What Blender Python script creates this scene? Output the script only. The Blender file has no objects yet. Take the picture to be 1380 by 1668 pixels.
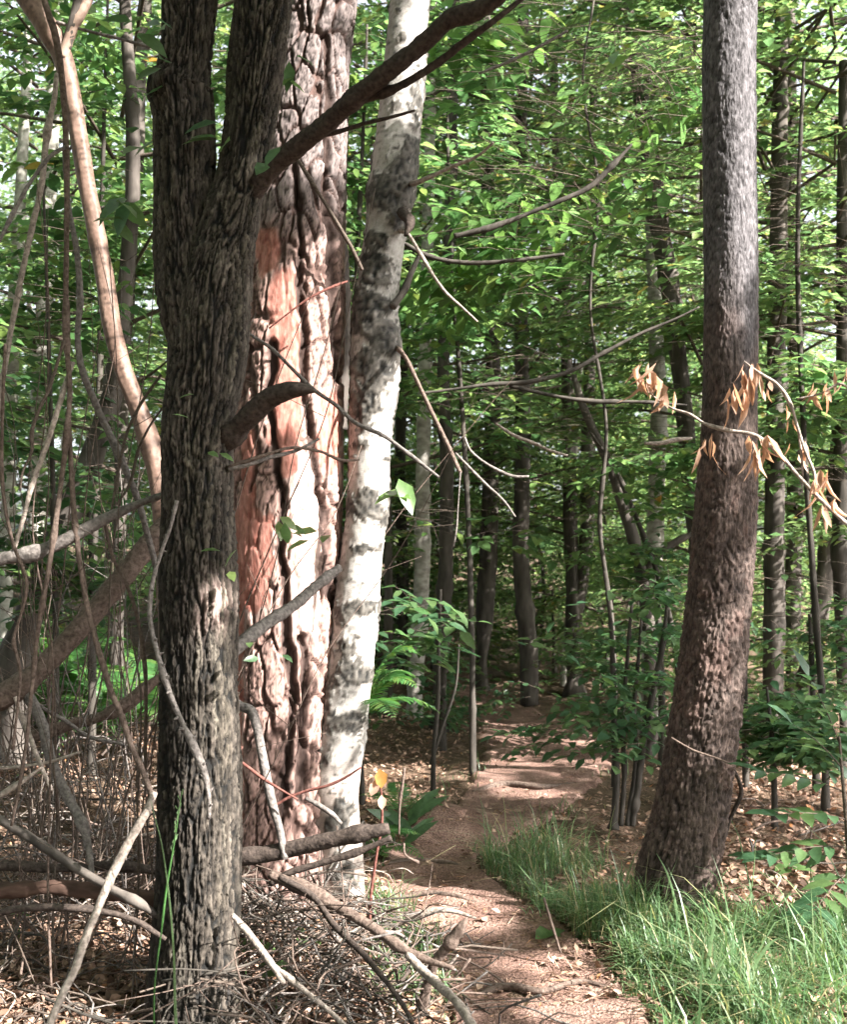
import bpy, math, random
import numpy as np
from mathutils import Vector

SC = bpy.context.scene
COL = SC.collection
random.seed(7)
RNG = np.random.default_rng(7)

# ------------------------------------------------------------------ camera, sky, sun, exposure
FPX, PW, PH, HOR, EYE = 1900.0, 1380.0, 1668.0, 900.0, 1.5
PITCH = math.atan((HOR - PH / 2) / FPX)
cam_d = bpy.data.cameras.new("camera")
cam = bpy.data.objects.new("camera", cam_d)
COL.objects.link(cam)
cam.location = (0, 0, EYE)
cam.rotation_euler = (math.pi / 2 + PITCH, 0, 0)
cam_d.sensor_fit = 'VERTICAL'
cam_d.sensor_height = 36.0
cam_d.lens = FPX / PH * 36.0
cam_d.clip_start = 0.05
cam_d.clip_end = 900
cam_d.dof.use_dof = True
cam_d.dof.focus_distance = 4.6
cam_d.dof.aperture_fstop = 4.5
SC.camera = cam

SUN_EL = math.radians(38)
SUN_AZ = math.radians(121)           # clockwise from +Y
S = np.array([math.sin(SUN_AZ) * math.cos(SUN_EL), math.cos(SUN_AZ) * math.cos(SUN_EL), math.sin(SUN_EL)])
w = bpy.data.worlds.new("World")
SC.world = w
w.use_nodes = True
nt = w.node_tree
sky = nt.nodes.new('ShaderNodeTexSky')
sky.sky_type = 'NISHITA'
sky.sun_disc = False
sky.sun_elevation = SUN_EL
sky.sun_rotation = SUN_AZ
sky.dust_density = 5.0
sky.air_density = 0.7
hz = nt.nodes.new('ShaderNodeHueSaturation')      # thin bright overcast haze: a whiter sky
hz.inputs['Saturation'].default_value = .35
nt.links.new(sky.outputs[0], hz.inputs['Color'])
nt.links.new(hz.outputs[0], nt.nodes['Background'].inputs[0])
nt.nodes['Background'].inputs[1].default_value = 0.11
sun_d = bpy.data.lights.new("sun", 'SUN')
sun_d.energy = 5.0
sun_d.angle = math.radians(0.5)
sun_d.color = (1.0, 0.95, 0.87)
sun = bpy.data.objects.new("sun", sun_d)
COL.objects.link(sun)
sun.rotation_euler = Vector(S).to_track_quat('Z', 'Y').to_euler()
SC.view_settings.view_transform = 'Standard'
SC.view_settings.look = 'None'
SC.view_settings.exposure = 2.6
SC.view_settings.gamma = 1.0
SC.cycles.max_bounces = 7
SC.cycles.diffuse_bounces = 4
SC.cycles.transmission_bounces = 5
SC.cycles.glossy_bounces = 2
SC.cycles.use_denoising = True
SC.cycles.sample_clamp_indirect = 6.0

# ------------------------------------------------------------------ numbers: noise, pixels to points
def _h(ix, iy, iz, s):
    n = (ix.astype(np.int64) * 374761393 + iy.astype(np.int64) * 668265263 + iz.astype(np.int64) * 1440662683 + s * 974634287) & 0xffffffff
    n = ((n ^ (n >> 13)) * 1274126177) & 0xffffffff
    n = ((n ^ (n >> 15)) * 2246822519) & 0xffffffff
    return ((n ^ (n >> 16)) & 0xffffff) / float(0xffffff)

def vnoise(P, s=0):
    P = np.asarray(P, float)
    i = np.floor(P)
    f = P - i
    f = f * f * (3 - 2 * f)
    i = i.astype(np.int64)
    r = 0
    for a in (0, 1):
        for b in (0, 1):
            for c in (0, 1):
                wt = (f[:, 0] if a else 1 - f[:, 0]) * (f[:, 1] if b else 1 - f[:, 1]) * (f[:, 2] if c else 1 - f[:, 2])
                r = r + wt * _h(i[:, 0] + a, i[:, 1] + b, i[:, 2] + c, s)
    return r

def fbm(P, o=3, s=0):
    P = np.asarray(P, float)
    r, a, t = 0, 1.0, 0
    for k in range(o):
        r = r + a * vnoise(P * 2 ** k + 17.3 * k, s + k)
        t += a
        a *= .5
    return r / t

def worley(P, s=0):
    P = np.asarray(P, float)
    i = np.floor(P).astype(np.int64)
    f1 = np.full(len(P), 9.)
    f2 = np.full(len(P), 9.)
    for a in (-1, 0, 1):
        for b in (-1, 0, 1):
            for c in (-1, 0, 1):
                j = i + (a, b, c)
                q = j + np.stack([_h(j[:, 0], j[:, 1], j[:, 2], s + k) for k in (1, 2, 3)], 1)
                d = np.sqrt(((q - P) ** 2).sum(1))
                m = d < f1
                f2 = np.where(m, f1, np.minimum(f2, d))
                f1 = np.where(m, d, f1)
    return f1, f2

def sstep(a, b, x):
    t = np.clip((x - a) / (b - a), 0, 1)
    return t * t * (3 - 2 * t)

CP, SP = math.cos(PITCH), math.sin(PITCH)

def ray(px, py):
    u = (px - PW / 2) / FPX
    v = (PH / 2 - py) / FPX
    return np.array([u, CP - v * SP, SP + v * CP])

def at(px, py, d):
    r = ray(px, py)
    return np.array([0, 0, EYE]) + r * (d / r[1])

def pix(V):
    V = np.asarray(V, float)
    x, y, z = V[:, 0], V[:, 1], V[:, 2] - EYE
    dep = y * CP + z * SP
    up = -y * SP + z * CP
    dd = np.where(dep > .05, dep, .05)
    return PW / 2 + FPX * x / dd, PH / 2 - FPX * up / dd, dep

def gz(x, y):
    x = np.atleast_1d(np.asarray(x, float))
    y = np.atleast_1d(np.asarray(y, float))
    P = np.stack([x * .9, y * 1.3, 0 * x], 1)
    z = (fbm(P, 3, 5) - .5) * .16
    z = z + .045 * np.maximum(0, y - 10.5) + .40 * sstep(-.6, -2.0, x) * sstep(4.4, 7.5, y)
    z = z + .10 * np.exp(-(((x - .05) / .5) ** 2 + ((y - 6.45) / .35) ** 2))
    return z

_DS = np.concatenate([np.arange(1, 14, .02), np.arange(14, 60, .1)])

def on_ground(px, py):
    r = ray(px, py)
    r = r / r[1]
    P = np.array([0, 0, EYE]) + r[None] * _DS[:, None]
    hit = np.nonzero(P[:, 2] <= gz(P[:, 0], P[:, 1]))[0]
    return P[hit[0] if len(hit) else -1].copy()

def gp(px, py, up=0.0):
    p = on_ground(px, py)
    p[2] += up
    return p

# ------------------------------------------------------------------ mesh helpers
def mesh(name, V, F, mats=(), smooth=True, col=None, fm=None):
    V = np.asarray(V, np.float32)
    me = bpy.data.meshes.new(name)
    if isinstance(F, tuple):
        parts = [np.asarray(f, np.int32) for f in F if len(f)]
    else:
        parts = [np.asarray(F, np.int32)]
    me.vertices.add(len(V))
    me.vertices.foreach_set('co', V.ravel())
    loops = np.concatenate([p.ravel() for p in parts])
    tot = np.concatenate([np.full(len(p), p.shape[1], np.int32) for p in parts])
    st = np.concatenate([[0], np.cumsum(tot)[:-1]]).astype(np.int32)
    me.loops.add(len(loops))
    me.loops.foreach_set('vertex_index', loops)
    me.polygons.add(len(tot))
    me.polygons.foreach_set('loop_start', st)
    me.polygons.foreach_set('loop_total', tot)
    if smooth:
        me.polygons.foreach_set('use_smooth', np.ones(len(tot), bool))
    for m in mats:
        me.materials.append(m)
    if fm is not None:
        me.polygons.foreach_set('material_index', np.asarray(fm, np.int32))
    if col is not None:
        a = me.attributes.new('Col', 'FLOAT_COLOR', 'POINT')
        c = np.ones((len(V), 4), np.float32)
        c[:, :3] = col
        a.data.foreach_set('color', c.ravel())
    me.update(calc_edges=True)
    me.validate()
    return me

def link(name, me, parent=None, loc=None):
    o = bpy.data.objects.new(name, me)
    COL.objects.link(o)
    if parent is not None:
        o.parent = parent
        # geometry is written in world space; the thing's base is the parent's origin
        o.location = -Vector(parent.location) if loc is None else loc
    elif loc is not None:
        o.location = loc
    return o

def tag(o, label, cat, group=None):
    o['label'] = label
    o['category'] = cat
    if group:
        o['group'] = group
    return o

def thing(name, label, cat, loc, group=None):
    o = bpy.data.objects.new(name, None)
    o.empty_display_size = .1
    COL.objects.link(o)
    o.location = Vector([float(c) for c in loc])
    return tag(o, label, cat, group)

def spline(st, n):
    """stations (N x k) -> n samples along a Catmull-Rom curve"""
    st = np.asarray(st, float)
    if len(st) == 2:
        t = np.linspace(0, 1, n)[:, None]
        return st[0] * (1 - t) + st[1] * t
    d = np.concatenate([[0], np.cumsum(np.linalg.norm(np.diff(st[:, :3], axis=0), axis=1) + 1e-6)])
    x = np.linspace(0, d[-1], n)
    m = np.gradient(st, d, axis=0)
    k = np.clip(np.searchsorted(d, x, side='right') - 1, 0, len(d) - 2)
    hh = (d[k + 1] - d[k])[:, None]
    t = ((x - d[k])[:, None]) / hh
    return ((2 * t ** 3 - 3 * t ** 2 + 1) * st[k] + (t ** 3 - 2 * t ** 2 + t) * hh * m[k]
            + (-2 * t ** 3 + 3 * t ** 2) * st[k + 1] + (t ** 3 - t ** 2) * hh * m[k + 1])

def tube(st, nr, na, disp=None, cap=True):
    """stations (x,y,z,r). returns V, F(tuple), info"""
    c = spline(st, nr)
    ctr, r = c[:, :3], np.maximum(c[:, 3], 1e-4)
    T = np.gradient(ctr, axis=0)
    T /= np.linalg.norm(T, axis=1)[:, None] + 1e-12
    ref = np.array([0, 1., 0]) if abs(T[0][1]) < .9 else np.array([1., 0, 0])
    U = np.zeros_like(T)
    u = ref - T[0] * (ref @ T[0])
    u /= np.linalg.norm(u)
    for i in range(nr):
        u = u - T[i] * (u @ T[i])
        u /= np.linalg.norm(u) + 1e-12
        U[i] = u
    W = np.cross(T, U)
    s = np.concatenate([[0], np.cumsum(np.linalg.norm(np.diff(ctr, axis=0), axis=1))])
    a = np.arange(na) / na * 2 * math.pi
    A, Sg = np.meshgrid(a, s)
    dirs = np.cos(A)[..., None] * U[:, None, :] + np.sin(A)[..., None] * W[:, None, :]
    R = np.repeat(r[:, None], na, 1)
    base = (ctr[:, None, :] + dirs * R[..., None]).reshape(-1, 3)
    col = None
    if disp is not None:
        dsp, col = disp(A.ravel(), Sg.ravel(), R.ravel(), base)
        base = base + dirs.reshape(-1, 3) * dsp[:, None]
    i = np.arange(nr - 1)[:, None] * na
    j = np.arange(na)[None, :]
    j2 = (j + 1) % na
    F = np.stack([i + j, i + j2, i + na + j2, i + na + j], -1).reshape(-1, 4)
    F3 = np.zeros((0, 3), int)
    if cap:
        n0 = len(base)
        base = np.concatenate([base, ctr[:1], ctr[-1:]])
        if col is not None:
            col = np.concatenate([col, col[:1], col[-1:]])
        jj = np.arange(na)
        k2 = (jj + 1) % na
        o = (nr - 1) * na
        F3 = np.concatenate([np.stack([np.full(na, n0), k2, jj], 1), np.stack([np.full(na, n0 + 1), o + jj, o + k2], 1)])
    return base, (F, F3), col

class Buf:
    """collects pieces of one mesh"""
    def __init__(self):
        self.V, self.F4, self.F3, self.m4, self.m3, self.n = [], [], [], [], [], 0
    def add(self, V, F, m=0):
        F4, F3 = F if isinstance(F, tuple) else ((F, np.zeros((0, 3), int)) if np.asarray(F).shape[1] == 4 else (np.zeros((0, 4), int), F))
        self.V.append(V)
        if len(F4):
            self.F4.append(np.asarray(F4) + self.n); self.m4.append(np.full(len(F4), m))
        if len(F3):
            self.F3.append(np.asarray(F3) + self.n); self.m3.append(np.full(len(F3), m))
        self.n += len(V)
    def mesh(self, name, mats, smooth=True):
        F = tuple(np.concatenate(f) for f in (self.F4, self.F3) if f)
        fm = np.concatenate([np.concatenate(f) for f in (self.m4, self.m3) if f])
        return mesh(name, np.concatenate(self.V), F, mats, smooth, fm=fm)

def unit(a):
    return a / (np.linalg.norm(a, axis=-1, keepdims=True) + 1e-12)

def leafset(P, D, N, L, W, fine=True, curl=.12, fold=.18):
    """batch of leaves. P base, D axis, N normal (unit), L length, W width"""
    n = len(P)
    D = unit(D)
    N = unit(N - D * (N * D).sum(1)[:, None])
    B = np.cross(N, D)
    L = np.broadcast_to(L, n)[:, None]
    W = np.broadcast_to(W, n)[:, None]
    cu = np.broadcast_to(curl, n)[:, None]
    fo = np.broadcast_to(fold, n)[:, None]
    if fine:
        ts = (0, .3, .66, 1)
        hw = (0, .5, .40, 0)
        mid = [P + D * L * t - N * L * cu * (t ** 2) * 1.4 for t in ts]
        pts = [mid[0], mid[1], mid[2], mid[3]]
        for k in (1, 2):
            for sg in (-1, 1):
                pts.append(mid[k] + B * W * hw[k] * sg + N * W * hw[k] * fo + D * L * .03)
        V = np.stack(pts, 1).reshape(-1, 3)          # m0 m1 m2 m3 l1 r1 l2 r2
        T = np.array([(0, 1, 4), (0, 5, 1), (1, 6, 4), (1, 2, 6), (1, 7, 2), (1, 5, 7), (2, 3, 6), (2, 7, 3)])
        F = (np.arange(n)[:, None, None] * 8 + T[None]).reshape(-1, 3)
    else:
        tip = P + D * L - N * L * cu
        m = P + D * L * .42
        V = np.stack([P, m - B * W * .5 + N * W * .5 * fo, tip, m + B * W * .5 + N * W * .5 * fo], 1).reshape(-1, 3)
        T = np.array([(0, 2, 1), (0, 3, 2)])
        F = (np.arange(n)[:, None, None] * 4 + T[None]).reshape(-1, 3)
    return V, F

def sprays(B0, D0, Lt, nl, L, W, rng, fine=False, droop=.18, tilt=.35, twig_r=.0022, buf=None, keep=None, pend=0.0):
    """flat leafy sprays: twigs B0 along D0 (length Lt) with nl alternate leaves each"""
    buf = buf or Buf()
    n = len(B0)
    D0 = unit(D0)
    Lt = np.broadcast_to(Lt, n)
    up = np.tile([0, 0, 1.], (n, 1))
    sd = unit(np.cross(D0, up))
    t = (np.arange(nl) + .9) / nl
    tt = np.tile(t, (n, 1)) + rng.uniform(-.03, .03, (n, nl))
    pos = B0[:, None] + D0[:, None] * (tt * Lt[:, None])[..., None]
    pos[..., 2] -= droop * tt ** 2 * Lt[:, None]
    sg = np.where(np.arange(nl) % 2 == 0, 1., -1.)[None, :] * np.ones((n, 1))
    sg[:, -1] = rng.uniform(-.2, .2, n)
    ang = rng.uniform(.7, 1.15, (n, nl))
    ld = D0[:, None] * np.cos(ang)[..., None] + sd[:, None] * (np.sin(ang) * sg)[..., None]
    ld[..., 2] += rng.uniform(-.35, .12, (n, nl)) - pend
    nm = np.array([0, 0, 1.]) + rng.normal(0, tilt, (n, nl, 3))
    l = L * rng.uniform(.65, 1.2, n * nl)
    P, D, N = pos.reshape(-1, 3), ld.reshape(-1, 3), nm.reshape(-1, 3)
    wd = W * l / L * rng.uniform(.85, 1.15, n * nl)
    if keep is not None:
        k = keep(P)
        P, D, N, l, wd = P[k], D[k], N[k], l[k], wd[k]
    V, F = leafset(P, D, N, l, wd, fine, rng.uniform(.02, .25, len(P)), rng.uniform(.05, .4, len(P)))
    buf.add(V, F, 0)
    # twigs: three-sided, two segments
    if twig_r:
        ps = []
        for q in (0, .5, 1.):
            c = B0 + D0 * (q * Lt)[:, None]
            c[:, 2] -= droop * q * q * Lt
            rr = twig_r * (1 - .75 * q)
            for a in (0, 2.1, 4.2):
                ps.append(c + sd * rr * math.cos(a) + up * rr * math.sin(a))
        V = np.stack(ps, 1).reshape(-1, 3)
        T = np.array([(3 * g + i, 3 * g + (i + 1) % 3, 3 * g + 3 + (i + 1) % 3, 3 * g + 3 + i) for g in (0, 1) for i in range(3)])
        F = (np.arange(n)[:, None, None] * 9 + T[None]).reshape(-1, 4)
        buf.add(V, F, 1)
    return buf

# ------------------------------------------------------------------ materials
def mat(name):
    m = bpy.data.materials.new(name)
    m.use_nodes = True
    n = m.node_tree
    b = n.nodes['Principled BSDF']
    return m, n, b, n.links.new

def ramp(n, stops):
    r = n.nodes.new('ShaderNodeValToRGB')
    while len(r.color_ramp.elements) > 1:
        r.color_ramp.elements.remove(r.color_ramp.elements[-1])
    r.color_ramp.elements[0].position = stops[0][0]
    r.color_ramp.elements[0].color = (*stops[0][1], 1)
    for p, c in stops[1:]:
        e = r.color_ramp.elements.new(p)
        e.color = (*c, 1)
    return r

def noise_node(n, l, scale, detail=4, vec='Object', stretch=None):
    tc = n.nodes.new('ShaderNodeTexCoord')
    t = n.nodes.new('ShaderNodeTexNoise')
    t.inputs['Scale'].default_value = scale
    t.inputs['Detail'].default_value = detail
    if stretch:
        mp = n.nodes.new('ShaderNodeMapping')
        mp.inputs['Scale'].default_value = stretch
        l(tc.outputs[vec], mp.inputs[0])
        l(mp.outputs[0], t.inputs[0])
    else:
        l(tc.outputs[vec], t.inputs[0])
    return t

def bump(n, l, b, src, strength, dist):
    bm = n.nodes.new('ShaderNodeBump')
    bm.inputs['Strength'].default_value = strength
    bm.inputs['Distance'].default_value = dist
    l(src, bm.inputs['Height'])
    l(bm.outputs[0], b.inputs['Normal'])

def leaf_mat(name, stops, trans, rough=.42, tf=.42, spec=.45):
    m, n, b, l = mat(name)
    g = n.nodes.new('ShaderNodeNewGeometry')
    r = ramp(n, stops)
    l(g.outputs['Random Per Island'], r.inputs[0])
    nz = noise_node(n, l, 60, 2)
    mx = n.nodes.new('ShaderNodeMix'); mx.data_type = 'RGBA'; mx.blend_type = 'MULTIPLY'
    mx.inputs[0].default_value = .5
    rr = ramp(n, [(.3, (.6, .6, .6)), (.7, (1.2, 1.2, 1.15))])
    l(nz.outputs[0], rr.inputs[0]); l(r.outputs[0], mx.inputs[6]); l(rr.outputs[0], mx.inputs[7])
    l(mx.outputs[2], b.inputs['Base Color'])
    b.inputs['Roughness'].default_value = rough
    b.inputs['Specular IOR Level'].default_value = spec
    tb = n.nodes.new('ShaderNodeBsdfTranslucent')
    tm = n.nodes.new('ShaderNodeMix'); tm.data_type = 'RGBA'; tm.blend_type = 'MULTIPLY'
    tm.inputs[0].default_value = 1
    l(mx.outputs[2], tm.inputs[6]); tm.inputs[7].default_value = (*trans, 1)
    l(tm.outputs[2], tb.inputs[0])
    ms = n.nodes.new('ShaderNodeMixShader')
    ms.inputs[0].default_value = tf
    l(b.outputs[0], ms.inputs[1]); l(tb.outputs[0], ms.inputs[2])
    l(ms.outputs[0], n.nodes['Material Output'].inputs[0])
    return m

GREEN = [(0, (.036, .078, .033)), (.35, (.060, .120, .046)), (.65, (.092, .158, .056)), (.93, (.138, .195, .066)), (.995, (.12, .16, .04)), (1, (.22, .12, .03))]
M_leaf = leaf_mat('leaf_green', GREEN, (2.3, 2.4, 2.2), rough=.32, tf=.48, spec=.65)
M_leaf_far = leaf_mat('leaf_far', [(0, (.058, .108, .048)), (.5, (.098, .160, .062)), (.94, (.155, .205, .072)), (1, (.18, .15, .04))], (2.3, 2.4, 2.2), rough=.34, tf=.5, spec=.6)
M_leaf_dark = leaf_mat('leaf_dark', [(0, (.032, .078, .042)), (.5, (.050, .104, .052)), (1, (.080, .13, .050))], (2.4, 2.4, 1.8), .36, .4)
M_chest = leaf_mat('leaf_broad', [(0, (.046, .105, .038)), (.5, (.080, .150, .050)), (.96, (.11, .19, .048)), (1, (.14, .15, .04))], (2.3, 2.35, 2.1), .32, .42, .6)
M_fern = leaf_mat('fern_green', [(0, (.04, .115, .035)), (.6, (.055, .14, .04)), (1, (.09, .15, .04))], (2.6, 2.5, 1.6), .45, .4)
M_grass = leaf_mat('grass_blade', [(0, (.055, .115, .050)), (.5, (.085, .150, .070)), (.85, (.135, .185, .095)), (1, (.30, .25, .15))], (2.2, 2.2, 1.5), .4, .35)
M_dry = leaf_mat('leaf_withered', [(0, (.24, .135, .095)), (.5, (.37, .235, .175)), (1, (.48, .35, .28))], (1.6, 1.3, 1.0), .6, .35, .2)
M_litter = leaf_mat('leaf_litter', [(0, (.13, .085, .065)), (.3, (.22, .135, .10)), (.55, (.30, .19, .145)), (.8, (.38, .26, .20)), (.93, (.45, .34, .27)), (1, (.36, .16, .07))], (1.2, 1.0, .8), .6, .15, .2)
M_orange = leaf_mat('leaf_orange', [(0, (.42, .20, .05)), (1, (.48, .28, .10))], (1.6, 1.3, .8), .5, .35, .3)
M_pinkleaf = leaf_mat('leaf_pink', [(0, (.5, .30, .24)), (1, (.55, .36, .28))], (1.4, 1.2, 1.0), .5, .3, .3)

def bark_col(name, nscale, bstr, stretch=(1, 1, .35), rough=.85, lo=.7, hi=1.25):
    """base colour from the mesh's own bark colours, broken up by fine grain"""
    m, n, b, l = mat(name)
    a = n.nodes.new('ShaderNodeAttribute'); a.attribute_name = 'Col'
    t = noise_node(n, l, nscale, 6, 'Object', stretch)
    r = ramp(n, [(.3, (lo,) * 3), (.7, (hi,) * 3)])
    l(t.outputs[0], r.inputs[0])
    mx = n.nodes.new('ShaderNodeMix'); mx.data_type = 'RGBA'; mx.blend_type = 'MULTIPLY'; mx.inputs[0].default_value = 1
    l(a.outputs[0], mx.inputs[6]); l(r.outputs[0], mx.inputs[7])
    l(mx.outputs[2], b.inputs['Base Color'])
    b.inputs['Roughness'].default_value = rough
    b.inputs['Specular IOR Level'].default_value = .2
    bump(n, l, b, t.outputs[0], bstr, .006)
    return m

M_oak = bark_col('bark_oak', 110, .9, lo=.6, hi=1.3)
M_pine = bark_col('bark_pine', 80, .5)
M_birch = bark_col('bark_birch', 120, .25, (1, 1, 2.5), .6, .88, 1.1)
M_scale = bark_col('bark_scaly', 110, 1.0, lo=.55, hi=1.35)

def bark_plain(name, c0, c1, scale=25, stretch=(1, 1, .25), bstr=.8, rough=.85, spec=.12):
    m, n, b, l = mat(name)
    t = noise_node(n, l, scale, 6, 'Object', stretch)
    r = ramp(n, [(.32, c0), (.68, c1)])
    l(t.outputs[0], r.inputs[0]); l(r.outputs[0], b.inputs['Base Color'])
    b.inputs['Roughness'].default_value = rough
    b.inputs['Specular IOR Level'].default_value = spec
    bump(n, l, b, t.outputs[0], bstr, .006)
    return m

M_bg = bark_plain('bark_grey', (.040, .034, .031), (.115, .10, .09), 18)
M_bgpale = bark_plain('bark_pale', (.18, .165, .15), (.42, .40, .37), 14, (1, 1, 1.6))
M_bgdark = bark_plain('bark_dark', (.03, .027, .024), (.075, .066, .058), 18)
M_peach = bark_plain('bark_smooth', (.27, .18, .145), (.40, .29, .235), 30, (1, 1, 1.2), .25, .5, .35)
M_stick = bark_plain('stick_brown', (.060, .043, .036), (.150, .112, .095), 75, (1, 1, 1))
M_stickg = bark_plain('stick_grey', (.075, .066, .063), (.20, .178, .168), 75, (1, 1, 1))
M_stickp = bark_plain('stick_pale', (.14, .115, .10), (.36, .305, .27), 75, (1, 1, 1))
M_stickd = bark_plain('stick_dark', (.028, .022, .02), (.075, .058, .05), 75, (1, 1, 1))
M_stickr = bark_plain('stick_red', (.085, .032, .027), (.17, .075, .062), 75, (1, 1, 1))
M_rot = bark_plain('wood_rotten', (.030, .019, .015), (.105, .064, .051), 20, (.3, 1, 1))
M_twig = bark_plain('twig_brown', (.06, .046, .038), (.12, .095, .08), 110, (1, 1, 1))

def soil_mat(name, stops, scale, bs):
    m, n, b, l = mat(name)
    t = noise_node(n, l, scale, 9)
    t.inputs['Roughness'].default_value = .68
    r = ramp(n, stops)
    l(t.outputs[0], r.inputs[0])
    t2 = noise_node(n, l, 90, 4)
    r2 = ramp(n, [(.3, (.55,) * 3), (.7, (1.35, 1.3, 1.25))])
    l(t2.outputs[0], r2.inputs[0])
    mx = n.nodes.new('ShaderNodeMix'); mx.data_type = 'RGBA'; mx.blend_type = 'MULTIPLY'; mx.inputs[0].default_value = 1
    l(r.outputs[0], mx.inputs[6]); l(r2.outputs[0], mx.inputs[7])
    l(mx.outputs[2], b.inputs['Base Color'])
    b.inputs['Roughness'].default_value = .95
    b.inputs['Specular IOR Level'].default_value = .1
    bump(n, l, b, t2.outputs[0], bs, .02)
    return m

M_soil = soil_mat('forest_soil', [(.3, (.055, .042, .03)), (.5, (.11, .078, .058)), (.7, (.19, .13, .10))], 6, .9)
M_path = soil_mat('path_soil', [(.3, (.10, .060, .050)), (.5, (.19, .122, .104)), (.72, (.33, .225, .195))], 5, .8)

# ------------------------------------------------------------------ the ground and the path
xs = np.concatenate([np.linspace(-400, -12, 14), np.linspace(-8, -3.2, 30), np.linspace(-3, 3.6, 190), np.linspace(3.9, 9, 30), np.linspace(13, 400, 14)])
ys = np.concatenate([np.linspace(-60, 0, 10), np.linspace(.6, 2.6, 14), np.linspace(2.7, 13, 260), np.linspace(13.4, 34, 40), np.linspace(40, 400, 14)])
X, Y = np.meshgrid(xs, ys)
Zf = gz(X.ravel(), np.minimum(Y.ravel(), 40))
V = np.stack([X.ravel(), Y.ravel(), Zf], 1)
V[:, 2] += (fbm(V * (9, 9, 0), 3, 31) - .5) * .05 * (np.abs(X.ravel()) < 5) * (Y.ravel() < 14) * (Y.ravel() > 2) - .012
i = np.arange(len(ys) - 1)[:, None] * len(xs)
j = np.arange(len(xs) - 1)[None]
F = np.stack([i + j, i + j + 1, i + j + 1 + len(xs), i + j + len(xs)], -1).reshape(-1, 4)
g = link('ground', mesh('ground', V, F, [M_soil]))
g['kind'] = 'structure'

PATH = [(960, 2300, 420), (930, 1900, 360), (905, 1700, 330), (885, 1640, 310), (850, 1580, 260), (795, 1520, 230), (735, 1465, 200), (695, 1425, 180), (705, 1390, 160), (765, 1345, 160), (845, 1300, 190), (880, 1255, 210), (880, 1210, 190), (840, 1175, 150), (790, 1150, 110)]
pc = []
for px, py, wd in PATH:
    p = on_ground(px, py)
    pc.append((p[0], p[1], 0, wd * p[1] / FPX / 2))
pc.append((pc[-1][0] - .5, pc[-1][1] + 2.5, 0, .25))
pc = spline(pc, 260)
tg = unit(np.gradient(pc[:, :2], axis=0))
nrm = np.stack([tg[:, 1], -tg[:, 0]], 1)
na = 24
uu = np.linspace(-1, 1, na)
edge = 1 + .45 * (fbm(np.stack([pc[:, 0] * 4, pc[:, 1] * 4, 0 * pc[:, 0]], 1), 3, 77) - .5)
XY = pc[:, None, :2] + nrm[:, None, :] * (uu[None, :, None] * (pc[:, 3] * edge)[:, None, None])
XY = XY.reshape(-1, 2)
pz = gz(XY[:, 0], XY[:, 1]) + .016 + (fbm(np.stack([XY[:, 0] * 3, XY[:, 1] * 9, 0 * XY[:, 0]], 1), 3, 41) - .5) * .055
U2 = np.tile(uu, len(pc))
pz -= .045 * (np.abs(U2) > .93) + .008 * (1 - U2 ** 2)
i = np.arange(len(pc) - 1)[:, None] * na
j = np.arange(na - 1)[None]
F = np.stack([i + j, i + j + 1, i + j + 1 + na, i + j + na], -1).reshape(-1, 4)
pth = link('path', mesh('path', np.column_stack([XY, pz]), F, [M_path]))
pth['kind'] = 'structure'
PATHC = pc

def path_side(x, y):
    """distance from the path's middle as a share of its half width"""
    d = np.sqrt((x[:, None] - PATHC[None, ::6, 0]) ** 2 + (y[:, None] - PATHC[None, ::6, 1]) ** 2)
    k = d.argmin(1)
    return d[np.arange(len(x)), k] / PATHC[::6, 3][k]

# ------------------------------------------------------------------ great trunks
def stations(lst, d):
    out = []
    for q in lst:
        px, py, wd = q[:3]
        dd = q[3] if len(q) > 3 else d
        p = at(px, py, dd)
        out.append((*p, wd * dd / FPX / 2))
    return np.array(out)

def colmix(a, b, t):
    return np.asarray(a)[None, :] * (1 - t)[:, None] + np.asarray(b)[None, :] * t[:, None]

def seg_dist(px, py, poly):
    """distance in photo pixels from a polyline"""
    best = np.full(len(px), 1e9)
    for (x0, y0), (x1, y1) in zip(poly[:-1], poly[1:]):
        dx, dy = x1 - x0, y1 - y0
        t = np.clip(((px - x0) * dx + (py - y0) * dy) / (dx * dx + dy * dy), 0, 1)
        best = np.minimum(best, np.hypot(px - x0 - t * dx, py - y0 - t * dy))
    return best

def furrow(A, Sg, R, kh, kv, seed, warp=.6):
    q = np.stack([np.cos(A) * R * kh, np.sin(A) * R * kh, Sg * kv], 1)
    q = q + warp * (np.stack([fbm(q * .9 + 3.1, 2, seed), fbm(q * .9 + 9.7, 2, seed + 4), fbm(q * .9 + 5.2, 2, seed + 8)], 1) - .5) * 2
    f1, f2 = worley(q, seed)
    return f2 - f1, q

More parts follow.
